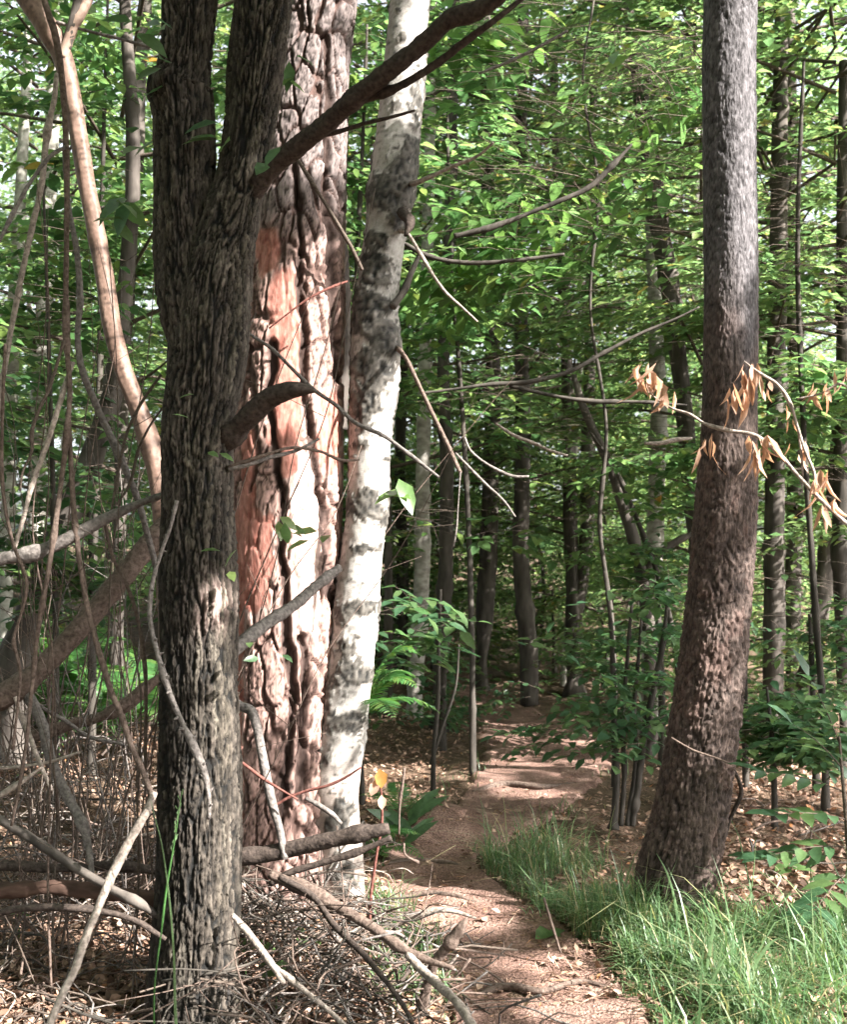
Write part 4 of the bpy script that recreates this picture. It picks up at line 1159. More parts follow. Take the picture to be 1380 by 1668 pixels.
def tall_blade(label, pts, d, m=M_grass):
    st = stations([(x, y, wd * .5) for x, y, wd in pts], d)
    c = spline(st, 20)
    sd = np.array([1, .15, 0.])
    V = np.stack([c[:, :3] - sd * c[:, 3:4], c[:, :3] + np.array([0, -.0015, 0]), c[:, :3] + sd * c[:, 3:4]], 1).reshape(-1, 3)
    i = np.arange(19)[:, None] * 3
    F = np.concatenate([np.stack([i + k, i + k + 1, i + k + 4, i + k + 3], -1).reshape(-1, 4) for k in (0, 1)])
    o = link('tall_grass', mesh('tall_grass', V, F, [m]))
    return tag(o, label, 'grass blade')

tall_blade('long narrow green blade standing before the foot of the forked dark tree', [(288, 1700, 11), (285, 1640, 9), (283, 1560, 7), (277, 1480, 6), (270, 1420, 5), (262, 1370, 4), (250, 1325, 3), (244, 1300, 1)], 3.25)
tall_blade('long blue-green blade leaning against the base of the brown scaly pine', [(1112, 1530, 8), (1104, 1490, 10), (1096, 1450, 8), (1084, 1415, 6), (1070, 1390, 1)], 4.3)
tall_blade('slim bright blade upright just right of the brown scaly pine base', [(1212, 1520, 3), (1218, 1480, 4), (1226, 1440, 4), (1230, 1400, 3), (1232, 1365, 1)], 4.2)
for k, (lab, pts) in enumerate((('broad arching sunlit blade bending over the lower right grass', [(1215, 1610, 12), (1238, 1560, 15), (1265, 1530, 15), (1290, 1528, 13), (1315, 1545, 10), (1330, 1580, 3)]), ('second arching sunlit blade, lower and closer to the path', [(1150, 1640, 10), (1165, 1590, 12), (1190, 1550, 12), (1230, 1535, 10), (1270, 1530, 3)]), ('pale upright blade in the grass in front of the scaly pine', [(1150, 1590, 9), (1158, 1540, 12), (1163, 1500, 9), (1150, 1460, 4), (1145, 1440, 1)]))):
    tall_blade(lab, pts, 3.85 - .05 * k)
t = thing('grass_stalk', 'flowering grass stalk with a thin seed head before the forked dark tree', 'grass stalk', at(250, 1660, 3.3))
link('stem', limb_mesh('stalk_stem', [(250, 1690, 3, 3.3), (252, 1600, 3, 3.3), (262, 1520, 3, 3.32), (272, 1440, 2.5, 3.34), (284, 1370, 2, 3.36), (296, 1290, 1.5, 3.38)], M_fern, na=5), t)
rng = np.random.default_rng(9)
for k in range(26):
    q = k / 26
    p = at(278 + 18 * q + rng.uniform(-3, 3), 1400 - 112 * q, 3.36)
    V, F = leafset(p[None], np.array([[rng.uniform(-.5, .5), rng.uniform(-.5, .5), 1.]]), np.array([[0, -1., 0]]), .014, .004, True, .1, .2)
    link('seed', mesh('seed', V, F, [M_grass]), t)

def litter(name, pts, L, rng, m=M_litter, hz=.02):
    n = len(pts)
    P = pts + np.stack([0 * pts[:, 0], 0 * pts[:, 0], rng.uniform(.004, hz, n)], 1)
    a = rng.uniform(0, 2 * math.pi, n)
    D = np.stack([np.cos(a), np.sin(a), rng.normal(0, .3, n)], 1)
    N = np.array([0, 0, 1.]) + rng.normal(0, .45, (n, 3))
    l = L * rng.uniform(.5, 1.3, n)
    V, F = leafset(P, D, N, l, l * rng.uniform(.35, .7, n), True, rng.uniform(-.4, .4, n), rng.uniform(-.4, .6, n))
    o = link(name, mesh(name, V, F, [m], smooth=False))
    o['kind'] = 'stuff'

rng = np.random.default_rng(33)
p = scatter(15000, (-80, 1120, 720, 1720), rng)
p = p[path_side(p[:, 0], p[:, 1]) > .9]
litter('leaf_litter', p, .040, rng, hz=.035)
p = scatter(7500, (1120, 1180, 1460, 1720), rng)
p = p[path_side(p[:, 0], p[:, 1]) > 1.0]
litter('leaf_litter', p, .046, rng, hz=.03)
p = scatter(7000, (560, 1130, 1200, 1720), rng)
ps = path_side(p[:, 0], p[:, 1])
p = p[(rng.random(len(p)) < np.clip(ps - .2, .14, 1))]
litter('leaf_litter', p, .032, rng, hz=.02)
# needles, flakes and crumbs of twig on the floor
p = scatter(7000, (-80, 1130, 1460, 1720), rng)
n = len(p)
a = rng.uniform(0, 2 * math.pi, n)
D = np.stack([np.cos(a), np.sin(a), rng.normal(0, .12, n)], 1)
V, F = leafset(p + np.array([0, 0, .012]), D, np.array([0, 0, 1.]) + rng.normal(0, .4, (n, 3)), rng.uniform(.03, .11, n), rng.uniform(.003, .006, n), True, .05, .6)
o = link('needle_litter', mesh('needle_litter', V, F, [M_litter]))
o['kind'] = 'stuff'
# ------------------------------------------------------------------ wanted sun flecks: leaves between them and the sun are left out
T = []
def fleck(px, py, d, r, k=1.0):
    p = at(px, py, d) if d != 'g' else on_ground(px, py)
    T.append((*p, r + (min(.05, .7 * r) if d == 'g' else min(.02, .4 * r)), k))
R2 = np.random.default_rng(404)
for py in range(455, 700, 36):
    fleck(478, py, 5.0, .07)
for py in range(700, 1120, 36):
    fleck(500, py, 5.0, .075)
for py in range(700, 1000, 60):
    fleck(425, py, 5.0, .05, .7)
for py in range(850, 990, 40):
    fleck(420, py, 5.0, .06)
for py in range(1100, 1330, 40):
    fleck(515, py, 5.0, .06); fleck(445, py, 5.0, .04, .6)
for py in (60, 330, 400):
    fleck(525, py, 5.0, .045, .8)
for py in range(560, 1180, 34):
    fleck(560 + (1180 - py) * .105 + 30, py, 5.02, .018)
for py in range(1230, 1490, 30):
    fleck(572 - (py - 1230) * .06, py, 5.0, .055)
for py in (-40, 10, 60, 110, 200, 260):
    fleck(668, py, 4.85, .05, .9)
for py in range(960, 1660, 36):
    fleck(354, py, 3.72, .06); fleck(372, py + 15, 3.78, .04)
for py in range(180, 430, 36):
    fleck(430 - (py - 180) * .11, py, 3.78, .025)
for py in (700, 760, 830, 880, 930):
    fleck(368, py, 3.78, .025)
for px, py in spline([(60, 20, 0), (100, 90, 0), (118, 170, 0), (136, 260, 0), (148, 330, 0), (162, 410, 0), (172, 480, 0), (188, 560, 0), (212, 640, 0), (240, 715, 0), (254, 770, 0)], 30)[:, :2]:
    fleck(px + 6, py, 4.55, .085)
for px, py in ((40, 840), (60, 770), (100, 770), (90, 860), (150, 850), (60, 900), (20, 905), (115, 640), (200, 1165), (250, 1290), (205, 1390), (165, 1470), (130, 1550), (100, 1630), (310, 1210), (60, 350), (75, 220)):
    fleck(px, py, 3.85, .04)
for k in range(64):
    fleck(R2.uniform(-20, 260), R2.uniform(1165, 1400), 'g', R2.uniform(.05, .15))
for k in range(34):
    fleck(R2.uniform(-20, 480), R2.uniform(1500, 1690), 'g', R2.uniform(.05, .14))
for k in range(46):
    fleck(R2.uniform(400, 660), R2.uniform(1440, 1690), 'g', R2.uniform(.05, .12))
for k in range(36):
    fleck(R2.uniform(1050, 1400), R2.uniform(1540, 1700), 'g', R2.uniform(.14, .30))
for px, py, r in ((815, 1243, .06), (845, 1247, .06), (880, 1252, .06), (910, 1252, .05), (775, 1262, .05), (810, 1280, .06), (845, 1290, .06), (880, 1294, .05), (950, 1243, .07), (985, 1262, .06), (760, 1146, .10), (800, 1150, .09), (640, 1400, .07), (670, 1400, .06), (712, 1404, .05), (690, 1455, .04), (730, 1458, .04), (650, 1440, .05), (770, 1510, .04), (660, 1462, .05), (700, 1468, .05), (740, 1475, .05), (780, 1478, .03), (870, 1608, .025), (910, 1604, .03), (950, 1602, .025), (990, 1596, .03), (850, 1642, .025), (900, 1646, .025), (940, 1642, .02), (950, 1205, .06)):
    fleck(px, py, 'g', r * 1.8)
for k in range(26):
    fleck(R2.uniform(1210, 1400), R2.uniform(1225, 1290), 'g', R2.uniform(.04, .1))
for k in range(20):
    fleck(R2.uniform(1190, 1400), R2.uniform(1300, 1490), 'g', R2.uniform(.03, .06))
for px, py, d, r in ((655, 1110, 5.2, .20), (640, 1160, 5.2, .14), (620, 1190, 5.3, .06), (655, 815, 4.8, .06), (640, 780, 4.8, .05), (1056, 620, 4.2, .07), (1205, 640, 4.0, .06), (1225, 615, 4.0, .06), (1152, 740, 4.05, .05), (1238, 740, 4.0, .06), (1298, 745, 4, .05), (1340, 790, 3.95, .07), (1350, 830, 3.95, .05), (1374, 620, 3.9, .05), (1200, 700, 4.65, .04), (1208, 760, 4.65, .045), (1212, 810, 4.65, .035), (1200, 900, 4.65, .04), (1195, 930, 4.65, .04), (1224, 190, 4.7, .02), (1165, 1400, 4.65, .05), (1160, 1440, 4.65, .05), (1185, 1200, 4.65, .03), (1190, 1120, 4.65, .025), (720, 475, 4.75, .04), (690, 640, 4.75, .04), (740, 760, 4.65, .04), (780, 255, 4.75, .03), (622, 1270, 4.4, .05), (690, 1488, 4.57, .06), (740, 1486, 4.55, .05), (750, 1510, 3.75, .03), (700, 1595, 3.65, .06), (740, 1630, 3.5, .06), (887, 1520, 4.3, .06), (600, 1480, 4.2, .06), (810, 768, 5, .05), (850, 776, 5, .04), (640, 1500, 4.6, .05)):
    fleck(px, py, d, r)
for k in range(190):
    py = R2.uniform(-60, 1060)
    fleck(R2.uniform(600, 1400), py, R2.uniform(6.2, 10), R2.uniform(.12, .40))
for k in range(60):
    fleck(R2.uniform(-30, 260), R2.uniform(0, 1150), R2.uniform(5.4, 8), R2.uniform(.10, .26))
for k in range(40):
    fleck(R2.uniform(720, 1060), R2.uniform(930, 1120), R2.uniform(12, 13.6), R2.uniform(.15, .4))
for k in range(30):
    fleck(R2.uniform(-10, 250), R2.uniform(1480, 1680), 'g', R2.uniform(.05, .13))
T = np.array(T)

def sunlit(P):
    """True for leaves that leave the flecks of sun open"""
    keep = np.ones(len(P), bool)
    rr = np.random.default_rng(6)
    for q in T:
        v = P - q[:3]
        t = v @ S
        d2 = (v * v).sum(1) - t * t
        keep &= ~((t > .3) & (d2 < q[3] ** 2) & (rr.random(len(P)) < q[4]))
    return keep



# ------------------------------------------------------------------ crowns
def layered(C, az, n, spread, rng, thick=.05):
    """spray feet and directions: n flat sprays spread about each layer centre C, fanning about its azimuth"""
    m = len(C)
    k = np.repeat(np.arange(m), n)
    t = rng.uniform(-1, 1, len(k))
    da = az[k] + np.where(rng.random(len(k)) < .5, 1, -1) * rng.uniform(.25, 1.1, len(k))
    ax = np.stack([np.cos(az[k]), np.sin(az[k]), 0 * t], 1)
    B = C[k] + ax * (t * spread)[:, None] + rng.normal(0, 1, (len(k), 3)) * np.array([.08, .08, thick])
    D = np.stack([np.cos(da), np.sin(da), rng.normal(-.02, .1, len(k))], 1)
    return B, D

def crown_mesh(name, seed, R, z0, z1, nbr, nl, L, W, m, Lt=(.35, .75), nsp=15):
    """a crown of flat leafy layers carried on level boughs"""
    rng = np.random.default_rng(seed)
    b = Buf()
    z = z0 + (z1 - z0) * (np.arange(nbr) + rng.random(nbr)) / nbr
    az = np.arange(nbr) * 2.4 + rng.normal(0, .5, nbr)
    prof = np.sin(np.clip((z - z0) / (z1 - z0) * .9 + .08, .05, .97) * math.pi) ** .5
    r = R * prof * rng.uniform(.55, 1.1, nbr)
    ax = np.stack([np.cos(az), np.sin(az), 0 * az], 1)
    rise = rng.normal(.12, .12, nbr)
    C = ax * (r * .62)[:, None]
    C[:, 2] = z + rise * r * .62
    B, D = layered(C, az, nsp, 1.0, rng)
    k = np.repeat(np.arange(nbr), nsp)
    B = C[k] + (B - C[k]) * np.stack([r[k] * .5, r[k] * .5, np.ones(len(k))], 1)
    sprays(B, D, rng.uniform(*Lt, len(B)), nl, L, W, rng, False, .14, .24, .002, b)
    for q in range(nbr):
        V, F, _ = tube([(0, 0, z[q] - .1, .016), (*(ax[q] * r[q] * .5 + [0, 0, z[q] + rise[q] * r[q] * .5 + rng.normal(0, .05)]), .010), (*(ax[q] * r[q] * 1.1 + [0, 0, z[q] + rise[q] * r[q]]), .003)], 8, 5, cap=False)
        b.add(V, F[0], 1)
    return b.mesh(name, [m, M_twig])

CR = [crown_mesh('crown_a', 1, 2.4, 1.7, 8.0, 42, 12, .10, .052, M_leaf_far),
      crown_mesh('crown_b', 2, 2.3, 2.3, 8.8, 42, 12, .105, .056, M_leaf_far),
      crown_mesh('crown_c', 3, 1.7, .3, 4.4, 32, 12, .095, .05, M_leaf_far),
      crown_mesh('crown_d', 4, 2.7, 2.8, 10, 48, 11, .115, .062, M_leaf_far),
      crown_mesh('crown_e', 5, 1.3, .15, 2.4, 20, 11, .095, .05, M_leaf_far)]

def bgtree(label, pts, d, m, crown=None, rot=0.0, group=None, cat='tree', name='slim_tree', fork=(), amp=.16):
    b = at(pts[0][0], pts[0][1], d)
    base = np.array([b[0], b[1], gz(b[0], b[1])[0] - .05])
    t = thing(name, label, cat, base, group)
    st = stations(pts, d)
    r0 = st[0, 3]
    if st[0, 2] > base[2] + .05:
        st = np.vstack([[base[0], base[1], base[2], r0 * 1.25], st])
    SEED[0] += 1
    V, F, _ = tube(st, 90, 14, stick_disp(amp, 12, SEED[0]))
    link('trunk', mesh('slim_trunk', V, F, [m]), t)
    for f in fork:
        V, F, _ = tube(stations(f, d), 50, 10, stick_disp(amp, 12, SEED[0] + 7))
        link('fork', mesh('slim_fork', V, F, [m]), t)
    if crown is not None:
        c = link('crown', CR[crown], t, loc=(0, 0, 0))
        c.rotation_euler = (0, 0, rot)
    return t

bgtree('grey trunk with a slight double bend standing where the path ends', [(863, 1150, 30), (861, 1050, 30), (852, 960, 27), (848, 880, 26), (851, 800, 26), (852, 700, 25), (850, 560, 24), (846, 380, 22), (850, 150, 20), (858, -200, 18)], 11.4, M_bg, 1, .3)
bgtree('dark straight trunk just left of the double-bent grey trunk at the path end', [(784, 1120, 30), (790, 1000, 30), (796, 900, 30), (800, 780, 28), (803, 650, 26), (800, 450, 24), (792, 200, 20), (786, -150, 18)], 12.2, M_bg, 0, 1.7)
bgtree('narrow dark trunk right behind the hanging reddish birch twig', [(716, 1140, 24), (722, 1020, 24), (727, 900, 24), (728, 760, 22), (722, 620, 20), (728, 480, 20), (735, 300, 18), (740, 50, 16), (746, -200, 14)], 9.8, M_bgdark, None)
bgtree('pale slender trunk sunlit at mid height, right next to the birch', [(676, 1140, 26), (684, 1020, 26), (688, 920, 26), (688, 840, 24), (690, 700, 22), (694, 520, 20), (700, 250, 18), (706, -150, 16)], 10.4, M_bgpale, None)
bgtree('twin-stemmed grey tree right of the double-bent trunk', [(936, 1130, 34), (936, 1040, 32), (934, 960, 22), (930, 860, 24), (928, 740, 22), (924, 600, 20), (914, 380, 18), (900, 60, 14), (895, -150, 12)], 12.0, M_bg, 0, 3.0, fork=([(938, 1010, 22), (950, 940, 22), (957, 850, 24), (958, 720, 22), (962, 560, 18), (966, 300, 14), (968, -60, 12)],))
bgtree('curving light-grey trunk between the chestnut leaves and the scaly pine', [(1148, 1020, 26), (1138, 900, 28), (1126, 800, 28), (1117, 690, 28), (1108, 600, 27), (1096, 500, 28), (1080, 400, 32), (1066, 310, 32), (1056, 230, 28), (1044, 150, 24), (1030, 60, 20), (1010, -100, 16)], 9.4, M_bg, 1, 4.2)
bgtree('spotted birch trunk seen behind the orange withered leaves left of the scaly pine', [(1058, 1150, 30), (1062, 1000, 30), (1068, 860, 28), (1072, 760, 28), (1074, 660, 28), (1070, 560, 24), (1064, 420, 20), (1056, 150, 16), (1050, -100, 14)], 9.9, M_bgpale, None)
bgtree('leaning forked dark sapling in the undergrowth left of the spotted birch trunk', [(1056, 1010, 20), (1046, 940, 20), (1030, 870, 20), (1014, 820, 18), (998, 770, 16), (976, 720, 15), (962, 690, 14), (948, 655, 13), (935, 610, 8)], 8.6, M_bg, None, fork=([(1048, 945, 12), (1062, 915, 12), (1090, 890, 11), (1130, 868, 9)],))
bgtree('tall straight trunk just right of the scaly pine, fading into bright leaves at the top', [(1258, 1190, 36), (1262, 1040, 34), (1262, 900, 32), (1264, 760, 32), (1266, 560, 30), (1270, 340, 28), (1272, 120, 24), (1276, -100, 22)], 8.8, M_bg, 3, 2.2)
bgtree('grey trunk standing second from the scaly pine on its right side', [(1290, 1180, 28), (1292, 980, 26), (1296, 800, 26), (1298, 640, 26), (1294, 480, 24), (1290, 250, 20), (1286, -60, 18)], 10.2, M_bg, 1, .9)
bgtree('sunlit trunk leaning outward near the right border, bright at its foot', [(1300, 1200, 32), (1318, 1100, 32), (1336, 1000, 30), (1350, 900, 28), (1362, 780, 26), (1374, 620, 24), (1386, 400, 22), (1400, 100, 18)], 9.2, M_bg, 0, 5.1)
bgtree('thin dark trunk hugging the right border', [(1376, 1250, 24), (1374, 1080, 22), (1370, 900, 24), (1372, 740, 26), (1374, 600, 22), (1372, 400, 18), (1376, 100, 16)], 8.2, M_bgdark, 1, 2.8)
bgtree('bright white birch far behind, seen in slivers beside the scaly pine top', [(1150, 1080, 24), (1146, 800, 24), (1140, 500, 24), (1136, 300, 22), (1130, 50, 20), (1126, -120, 18)], 15, M_bgpale, 3, 1.0)
bgtree('pale trunk leaning right in the shade left of the forked dark tree', [(25, 1075, 48), (48, 1000, 46), (72, 920, 42), (105, 850, 40), (130, 800, 38), (158, 720, 36), (178, 660, 34), (192, 580, 28), (206, 450, 26), (216, 300, 24), (214, 170, 22), (206, 60, 20), (200, -100, 18)], 6.6, M_bg, None)
bgtree('white sunlit birch between the bare stems near the left border', [(52, 1000, 24), (60, 800, 26), (66, 600, 26), (74, 450, 26), (78, 330, 26), (84, 200, 24), (92, 40, 22), (98, -120, 20)], 9.2, M_bgpale, 1, 3.6)
bgtree('grey stem rising between the peach-brown tree and the forked dark tree', [(190, 1010, 22), (196, 800, 22), (200, 600, 22), (212, 400, 24), (222, 250, 24), (226, 130, 22), (238, -20, 20), (244, -160, 18)], 7.6, M_bg, 0, 4.4)
bgtree('dim slender trunk between the birch and the narrow dark trunk', [(652, 1120, 20), (656, 950, 20), (652, 780, 18), (658, 560, 16), (664, 300, 14), (668, -60, 12)], 13, M_bgdark, 3, .5)
bgtree('slight pale stem left of the white sunlit birch at the left border', [(8, 1040, 22), (12, 850, 22), (18, 650, 20), (26, 450, 20), (36, 250, 18), (48, 40, 16), (56, -100, 15)], 8.4, M_bgpale, None)
# several-stemmed dark shrub left of the scaly pine
t = thing('hazel_shrub', 'shrub of several thin dark stems in leaf, left of the scaly pine base', 'shrub', gp(1008, 1345))
for pts in ([(1000, 1350, 14), (1004, 1290, 12), (1003, 1200, 10), (1000, 1120, 9), (996, 1020, 7), (985, 930, 5)],
            [(1012, 1345, 9), (1018, 1260, 8), (1014, 1180, 7), (1022, 1080, 6), (1030, 980, 5)],
            [(1030, 1345, 11), (1042, 1260, 12), (1052, 1190, 11), (1066, 1120, 10), (1080, 1050, 8), (1090, 960, 5)],
            [(1022, 1345, 8), (1036, 1240, 8), (1034, 1160, 7), (1040, 1080, 6), (1046, 1000, 4)]):
    link('stem', limb_mesh('shrub_stem', pts, M_bgdark, 6.25, na=8), t)

def foliage(parent, boxes, seed, m, L, W, nl=9, Lt=(.3, .6), tw=.0022, fine=True, droop=.16, tilt=.26, pend=0.0, name='crown', cut=.0):
    """leafy sprays filling ellipsoids seen at (px, py, depth) with photo half-sizes rx, ry and depth half-size rd"""
    rng = np.random.default_rng(seed)
    buf = Buf()
    for px, py, d, rx, ry, rd, n in boxes:
        m_ = max(2, n // 6)
        u = unit(rng.normal(0, 1, (m_, 3))) * rng.random((m_, 1)) ** (1 / 3)
        C = at(px, py, d) + u * np.array([rx * d / FPX, rd, ry * d / FPX])
        B, D = layered(C, rng.uniform(0, 6.28, m_), 6, min(.4, rx * d / FPX), rng)
        B = B - D * .2
        n = len(B)
        sprays(B, D, rng.uniform(*Lt, n), nl, L, W, rng, fine, droop, tilt, tw, buf, pend=pend, keep=sunlit)
    return link(name, buf.mesh('foliage', [m, M_twig]), parent)

foliage(t, [(1010, 1090, 6.3, 90, 110, .5, 60), (1000, 1190, 6.2, 60, 50, .3, 16), (905, 1195, 6.8, 40, 12, .15, 7), (1075, 1000, 6.4, 60, 70, .4, 26)], 201, M_leaf_dark, .085, .045, 9, (.25, .5), cut=.36)

def leafy(label, stem, d, boxes, seed, m, L, W, nl=9, Lt=(.3, .6), name='leafy_sapling', cat='sapling', limbs=(), sm=None, **kw):
    b = at(stem[0][0], stem[0][1], d)
    base = np.array([b[0], b[1], gz(b[0], b[1])[0] - .03])
    t = thing(name, label, cat, base)
    st = stations(stem, d)
    if st[0, 2] > base[2]:
        st = np.vstack([[*base, st[0, 3] * 1.3], st])
    SEED[0] += 1
    V, F, _ = tube(st, 90, 9, stick_disp(.2, 14, SEED[0]))
    link('trunk', mesh('sapling_trunk', V, F, [sm or M_bgdark]), t)
    for pts in limbs:
        link('branch', limb_mesh('sapling_branch', pts, sm or M_bgdark, d, na=8), t)
    foliage(t, boxes, seed, m, L, W, nl, Lt, **kw)
    return t

leafy('chestnut sapling with long glossy leaves filling the space between birch and scaly pine', [(1002, 1180, 10), (996, 1000, 8), (978, 860, 7), (988, 700, 6), (962, 500, 5), (974, 300, 5), (950, 120, 4), (968, 0, 3)], 7.4,
      [(820, 330, 6.3, 120, 110, .7, 60), (960, 180, 6.2, 170, 120, .7, 120), (1070, 330, 6.4, 80, 130, .6, 50), (900, 70, 6.4, 200, 70, .8, 66), (1100, 150, 6.5, 60, 110, .6, 36), (880, 440, 6.6, 180, 60, .6, 50)], 202, M_chest, .18, .064, 9, (.4, .7), cut=.40, pend=.15,
      limbs=([(690, 640, 4, 6.2), (740, 634, 5, 6.2), (800, 626, 7, 6.2), (860, 622, 8, 6.2), (930, 604, 7, 6.2), (985, 574, 6, 6.2), (1040, 545, 5, 6.2), (1110, 515, 4, 6.2), (1140, 500, 3, 6.2)],
             [(830, 628, 5, 6.3), (880, 640, 6, 6.3), (950, 652, 6, 6.3), (1050, 655, 5, 6.3), (1120, 660, 3, 6.3)],
             [(740, 385, 7, 5.8), (775, 377, 10, 5.8), (802, 370, 12, 5.8), (830, 360, 8, 5.8), (900, 332, 8, 5.8), (960, 305, 9, 5.8), (1005, 262, 7, 5.8), (1030, 235, 4, 5.8)],
             [(640, 385, 4, 6.0), (700, 418, 7, 6.0), (760, 428, 8, 6.0), (840, 424, 7, 6.0), (920, 414, 5, 6.0)]))
leafy('leafy sapling hanging over the gap between the birch and the path end', [(770, 1130, 10), (765, 900, 9), (755, 700, 8), (740, 480, 7), (730, 250, 5), (728, 60, 3)], 8.0,
      [(740, 180, 7.6, 70, 170, .7, 60), (700, 500, 8, 80, 90, .7, 36), (780, 600, 8, 140, 80, .8, 60), (750, 860, 8.0, 90, 36, .6, 18), (850, 850, 8.4, 110, 26, .6, 14)], 203, M_leaf, .13, .066, 10, (.35, .65), cut=.42)
leafy('airy bright-leaved sapling before the trunks at the end of the path', [(1110, 1210, 10), (1090, 1000, 9), (1040, 850, 8), (1000, 760, 6), (960, 700, 3)], 8.4,
      [(840, 680, 8.2, 150, 70, .8, 36), (980, 740, 8.2, 110, 80, .8, 36), (1060, 620, 8.0, 80, 110, .7, 34), (880, 560, 8.4, 170, 70, .8, 44), (1030, 900, 8.6, 80, 70, .7, 24)], 212, M_leaf, .12, .062, 10, (.35, .65), cut=.40)
leafy('bright leafy sapling behind the scaly pine, spreading to both its sides', [(1215, 1200, 10), (1212, 900, 9), (1205, 500, 7), (1190, 100, 4)], 7.6,
      [(1260, 270, 7.6, 110, 160, .7, 40), (1250, 760, 7.6, 110, 140, .7, 60), (1100, 760, 7.6, 60, 110, .6, 30), (1350, 760, 7.8, 70, 130, .6, 44), (1120, 480, 7.4, 60, 100, .6, 30)], 213, M_leaf, .11, .058, 10, (.3, .55), cut=.38)
leafy('pale-leaved sapling among the bare dead shoots near the left border', [(90, 1150, 10), (88, 900, 9), (80, 600, 7), (70, 300, 4)], 6.0,
      [(70, 620, 5.9, 110, 130, .5, 44), (200, 560, 6.0, 60, 120, .5, 24), (90, 330, 6.0, 110, 150, .6, 50), (60, 880, 6.0, 90, 90, .5, 30), (200, 900, 6.0, 60, 80, .4, 20)], 214, M_leaf, .105, .055, 9, (.3, .5), cut=.40)
leafy('low sapling whose flat sprays of broad leaves spread right of the birch foot', [(706, 1250, 8), (714, 1130, 7), (715, 1040, 6), (718, 960, 4)], 7.2,
      [(680, 990, 6.9, 60, 10, .2, 2), (690, 1050, 6.8, 60, 10, .2, 2)], 204, M_leaf_dark, .14, .058, 6, (.3, .5), limbs=([(702, 1245, 6), (722, 1180, 5), (742, 1120, 4), (748, 1050, 3)],))
leafy('leafy sapling in front of the straight trunk right of the scaly pine', [(1345, 1230, 12), (1330, 1000, 11), (1310, 700, 9), (1300, 400, 8), (1310, 100, 5)], 7.0,
      [(1310, 400, 7, 80, 140, .7, 56), (1340, 170, 7, 60, 120, .7, 22), (1290, 600, 7, 70, 90, .6, 40), (1240, 420, 6.2, 30, 140, .4, 22), (1350, 520, 7, 50, 120, .6, 36)], 205, M_leaf, .10, .053, 10, (.3, .55), cut=.38)
leafy('low bright thicket in the hollow beyond the end of the path', [(905, 1120, 8), (903, 1060, 6), (900, 960, 3)], 13.0,
      [(770, 1070, 12.6, 80, 46, .8, 40), (900, 1050, 13, 90, 60, .8, 54), (1000, 1060, 12.4, 60, 60, .7, 34), (850, 960, 13.6, 140, 50, .8, 40)], 216, M_leaf, .11, .058, 10, (.35, .6), name='thicket', cat='bush')
leafy('dark low bush on the litter straight behind the scaly pine foot', [(1262, 1290, 10), (1258, 1200, 8), (1250, 1120, 4)], 6.6,
      [(1262, 1170, 6.6, 70, 70, .4, 60), (1330, 1200, 6.6, 70, 60, .4, 50)], 215, M_leaf_dark, .10, .052, 9, (.25, .45), name='shady_bush', cat='bush')
leafy('shady bush of dense dark leaves at the right border behind the rowan seedling', [(1330, 1250, 12), (1326, 1150, 10), (1320, 1000, 6)], 7.4,
      [(1300, 1080, 7.4, 110, 90, .6, 70), (1260, 1180, 7.2, 60, 40, .4, 18), (1370, 960, 7.4, 60, 110, .6, 40)], 206, M_leaf_dark, .085, .045, 10, (.3, .5), cut=.38, name='shady_bush', cat='bush')
leafy('leafy bush massed left of the scaly pine behind the thin-stemmed shrub', [(1080, 1220, 14), (1078, 1100, 11), (1070, 950, 6)], 8.2,
      [(1060, 1070, 8.2, 90, 80, .7, 66), (980, 1100, 8.6, 40, 40, .6, 18), (1090, 900, 8.0, 50, 80, .5, 24)], 207, M_leaf_dark, .08, .042, 10, (.3, .55), cut=.36, name='shady_bush', cat='bush')
leafy('fine-leaved sapling behind the bare stems at the top left', [(150, 1000, 12), (160, 700, 11), (165, 400, 9), (170, 150, 6), (175, 0, 4)], 7.2,
      [(60, 130, 7, 100, 150, .7, 50), (190, 60, 7, 80, 100, .7, 50), (200, 330, 7.2, 70, 120, .6, 50), (40, 500, 7.4, 70, 130, .6, 50), (170, 480, 7.6, 90, 90, .6, 40)], 208, M_leaf, .10, .052, 10, (.3, .55), cut=.40)
leafy('leafy shrub low between the pale leaning trunk and the forked dark tree', [(150, 1060, 12), (148, 900, 9), (140, 780, 6)], 6.4,
      [(60, 780, 6.2, 80, 120, .5, 50), (190, 760, 6.4, 70, 110, .5, 44), (40, 640, 6.2, 50, 80, .5, 24), (120, 930, 6.2, 90, 60, .5, 30)], 209, M_leaf_dark, .10, .055, 8, (.3, .5), cut=.38, name='shady_bush', cat='bush')
leafy('slender leafy sapling seen between the pink-barked pine and the birch', [(590, 1300, 10), (585, 900, 9), (580, 500, 8), (592, 200, 6), (598, 40, 4)], 7.0,
      [(585, 200, 7, 40, 200, .6, 50), (580, 450, 7.2, 30, 100, .5, 20), (680, 90, 7.2, 50, 110, .6, 34), (360, 120, 7, 40, 120, .5, 30)], 210, M_leaf, .09, .05, 9, (.3, .55), cut=.38)
leafy('bush in the gloom at the end of the path, left of the dark straight trunk', [(720, 1150, 14), (722, 1080, 9)], 9.0,
      [(700, 1110, 9, 60, 60, .6, 40), (760, 1130, 10, 50, 40, .5, 30)], 211, M_leaf_dark, .085, .045, 9, (.3, .5), cut=.3, name='shady_bush', cat='bush')

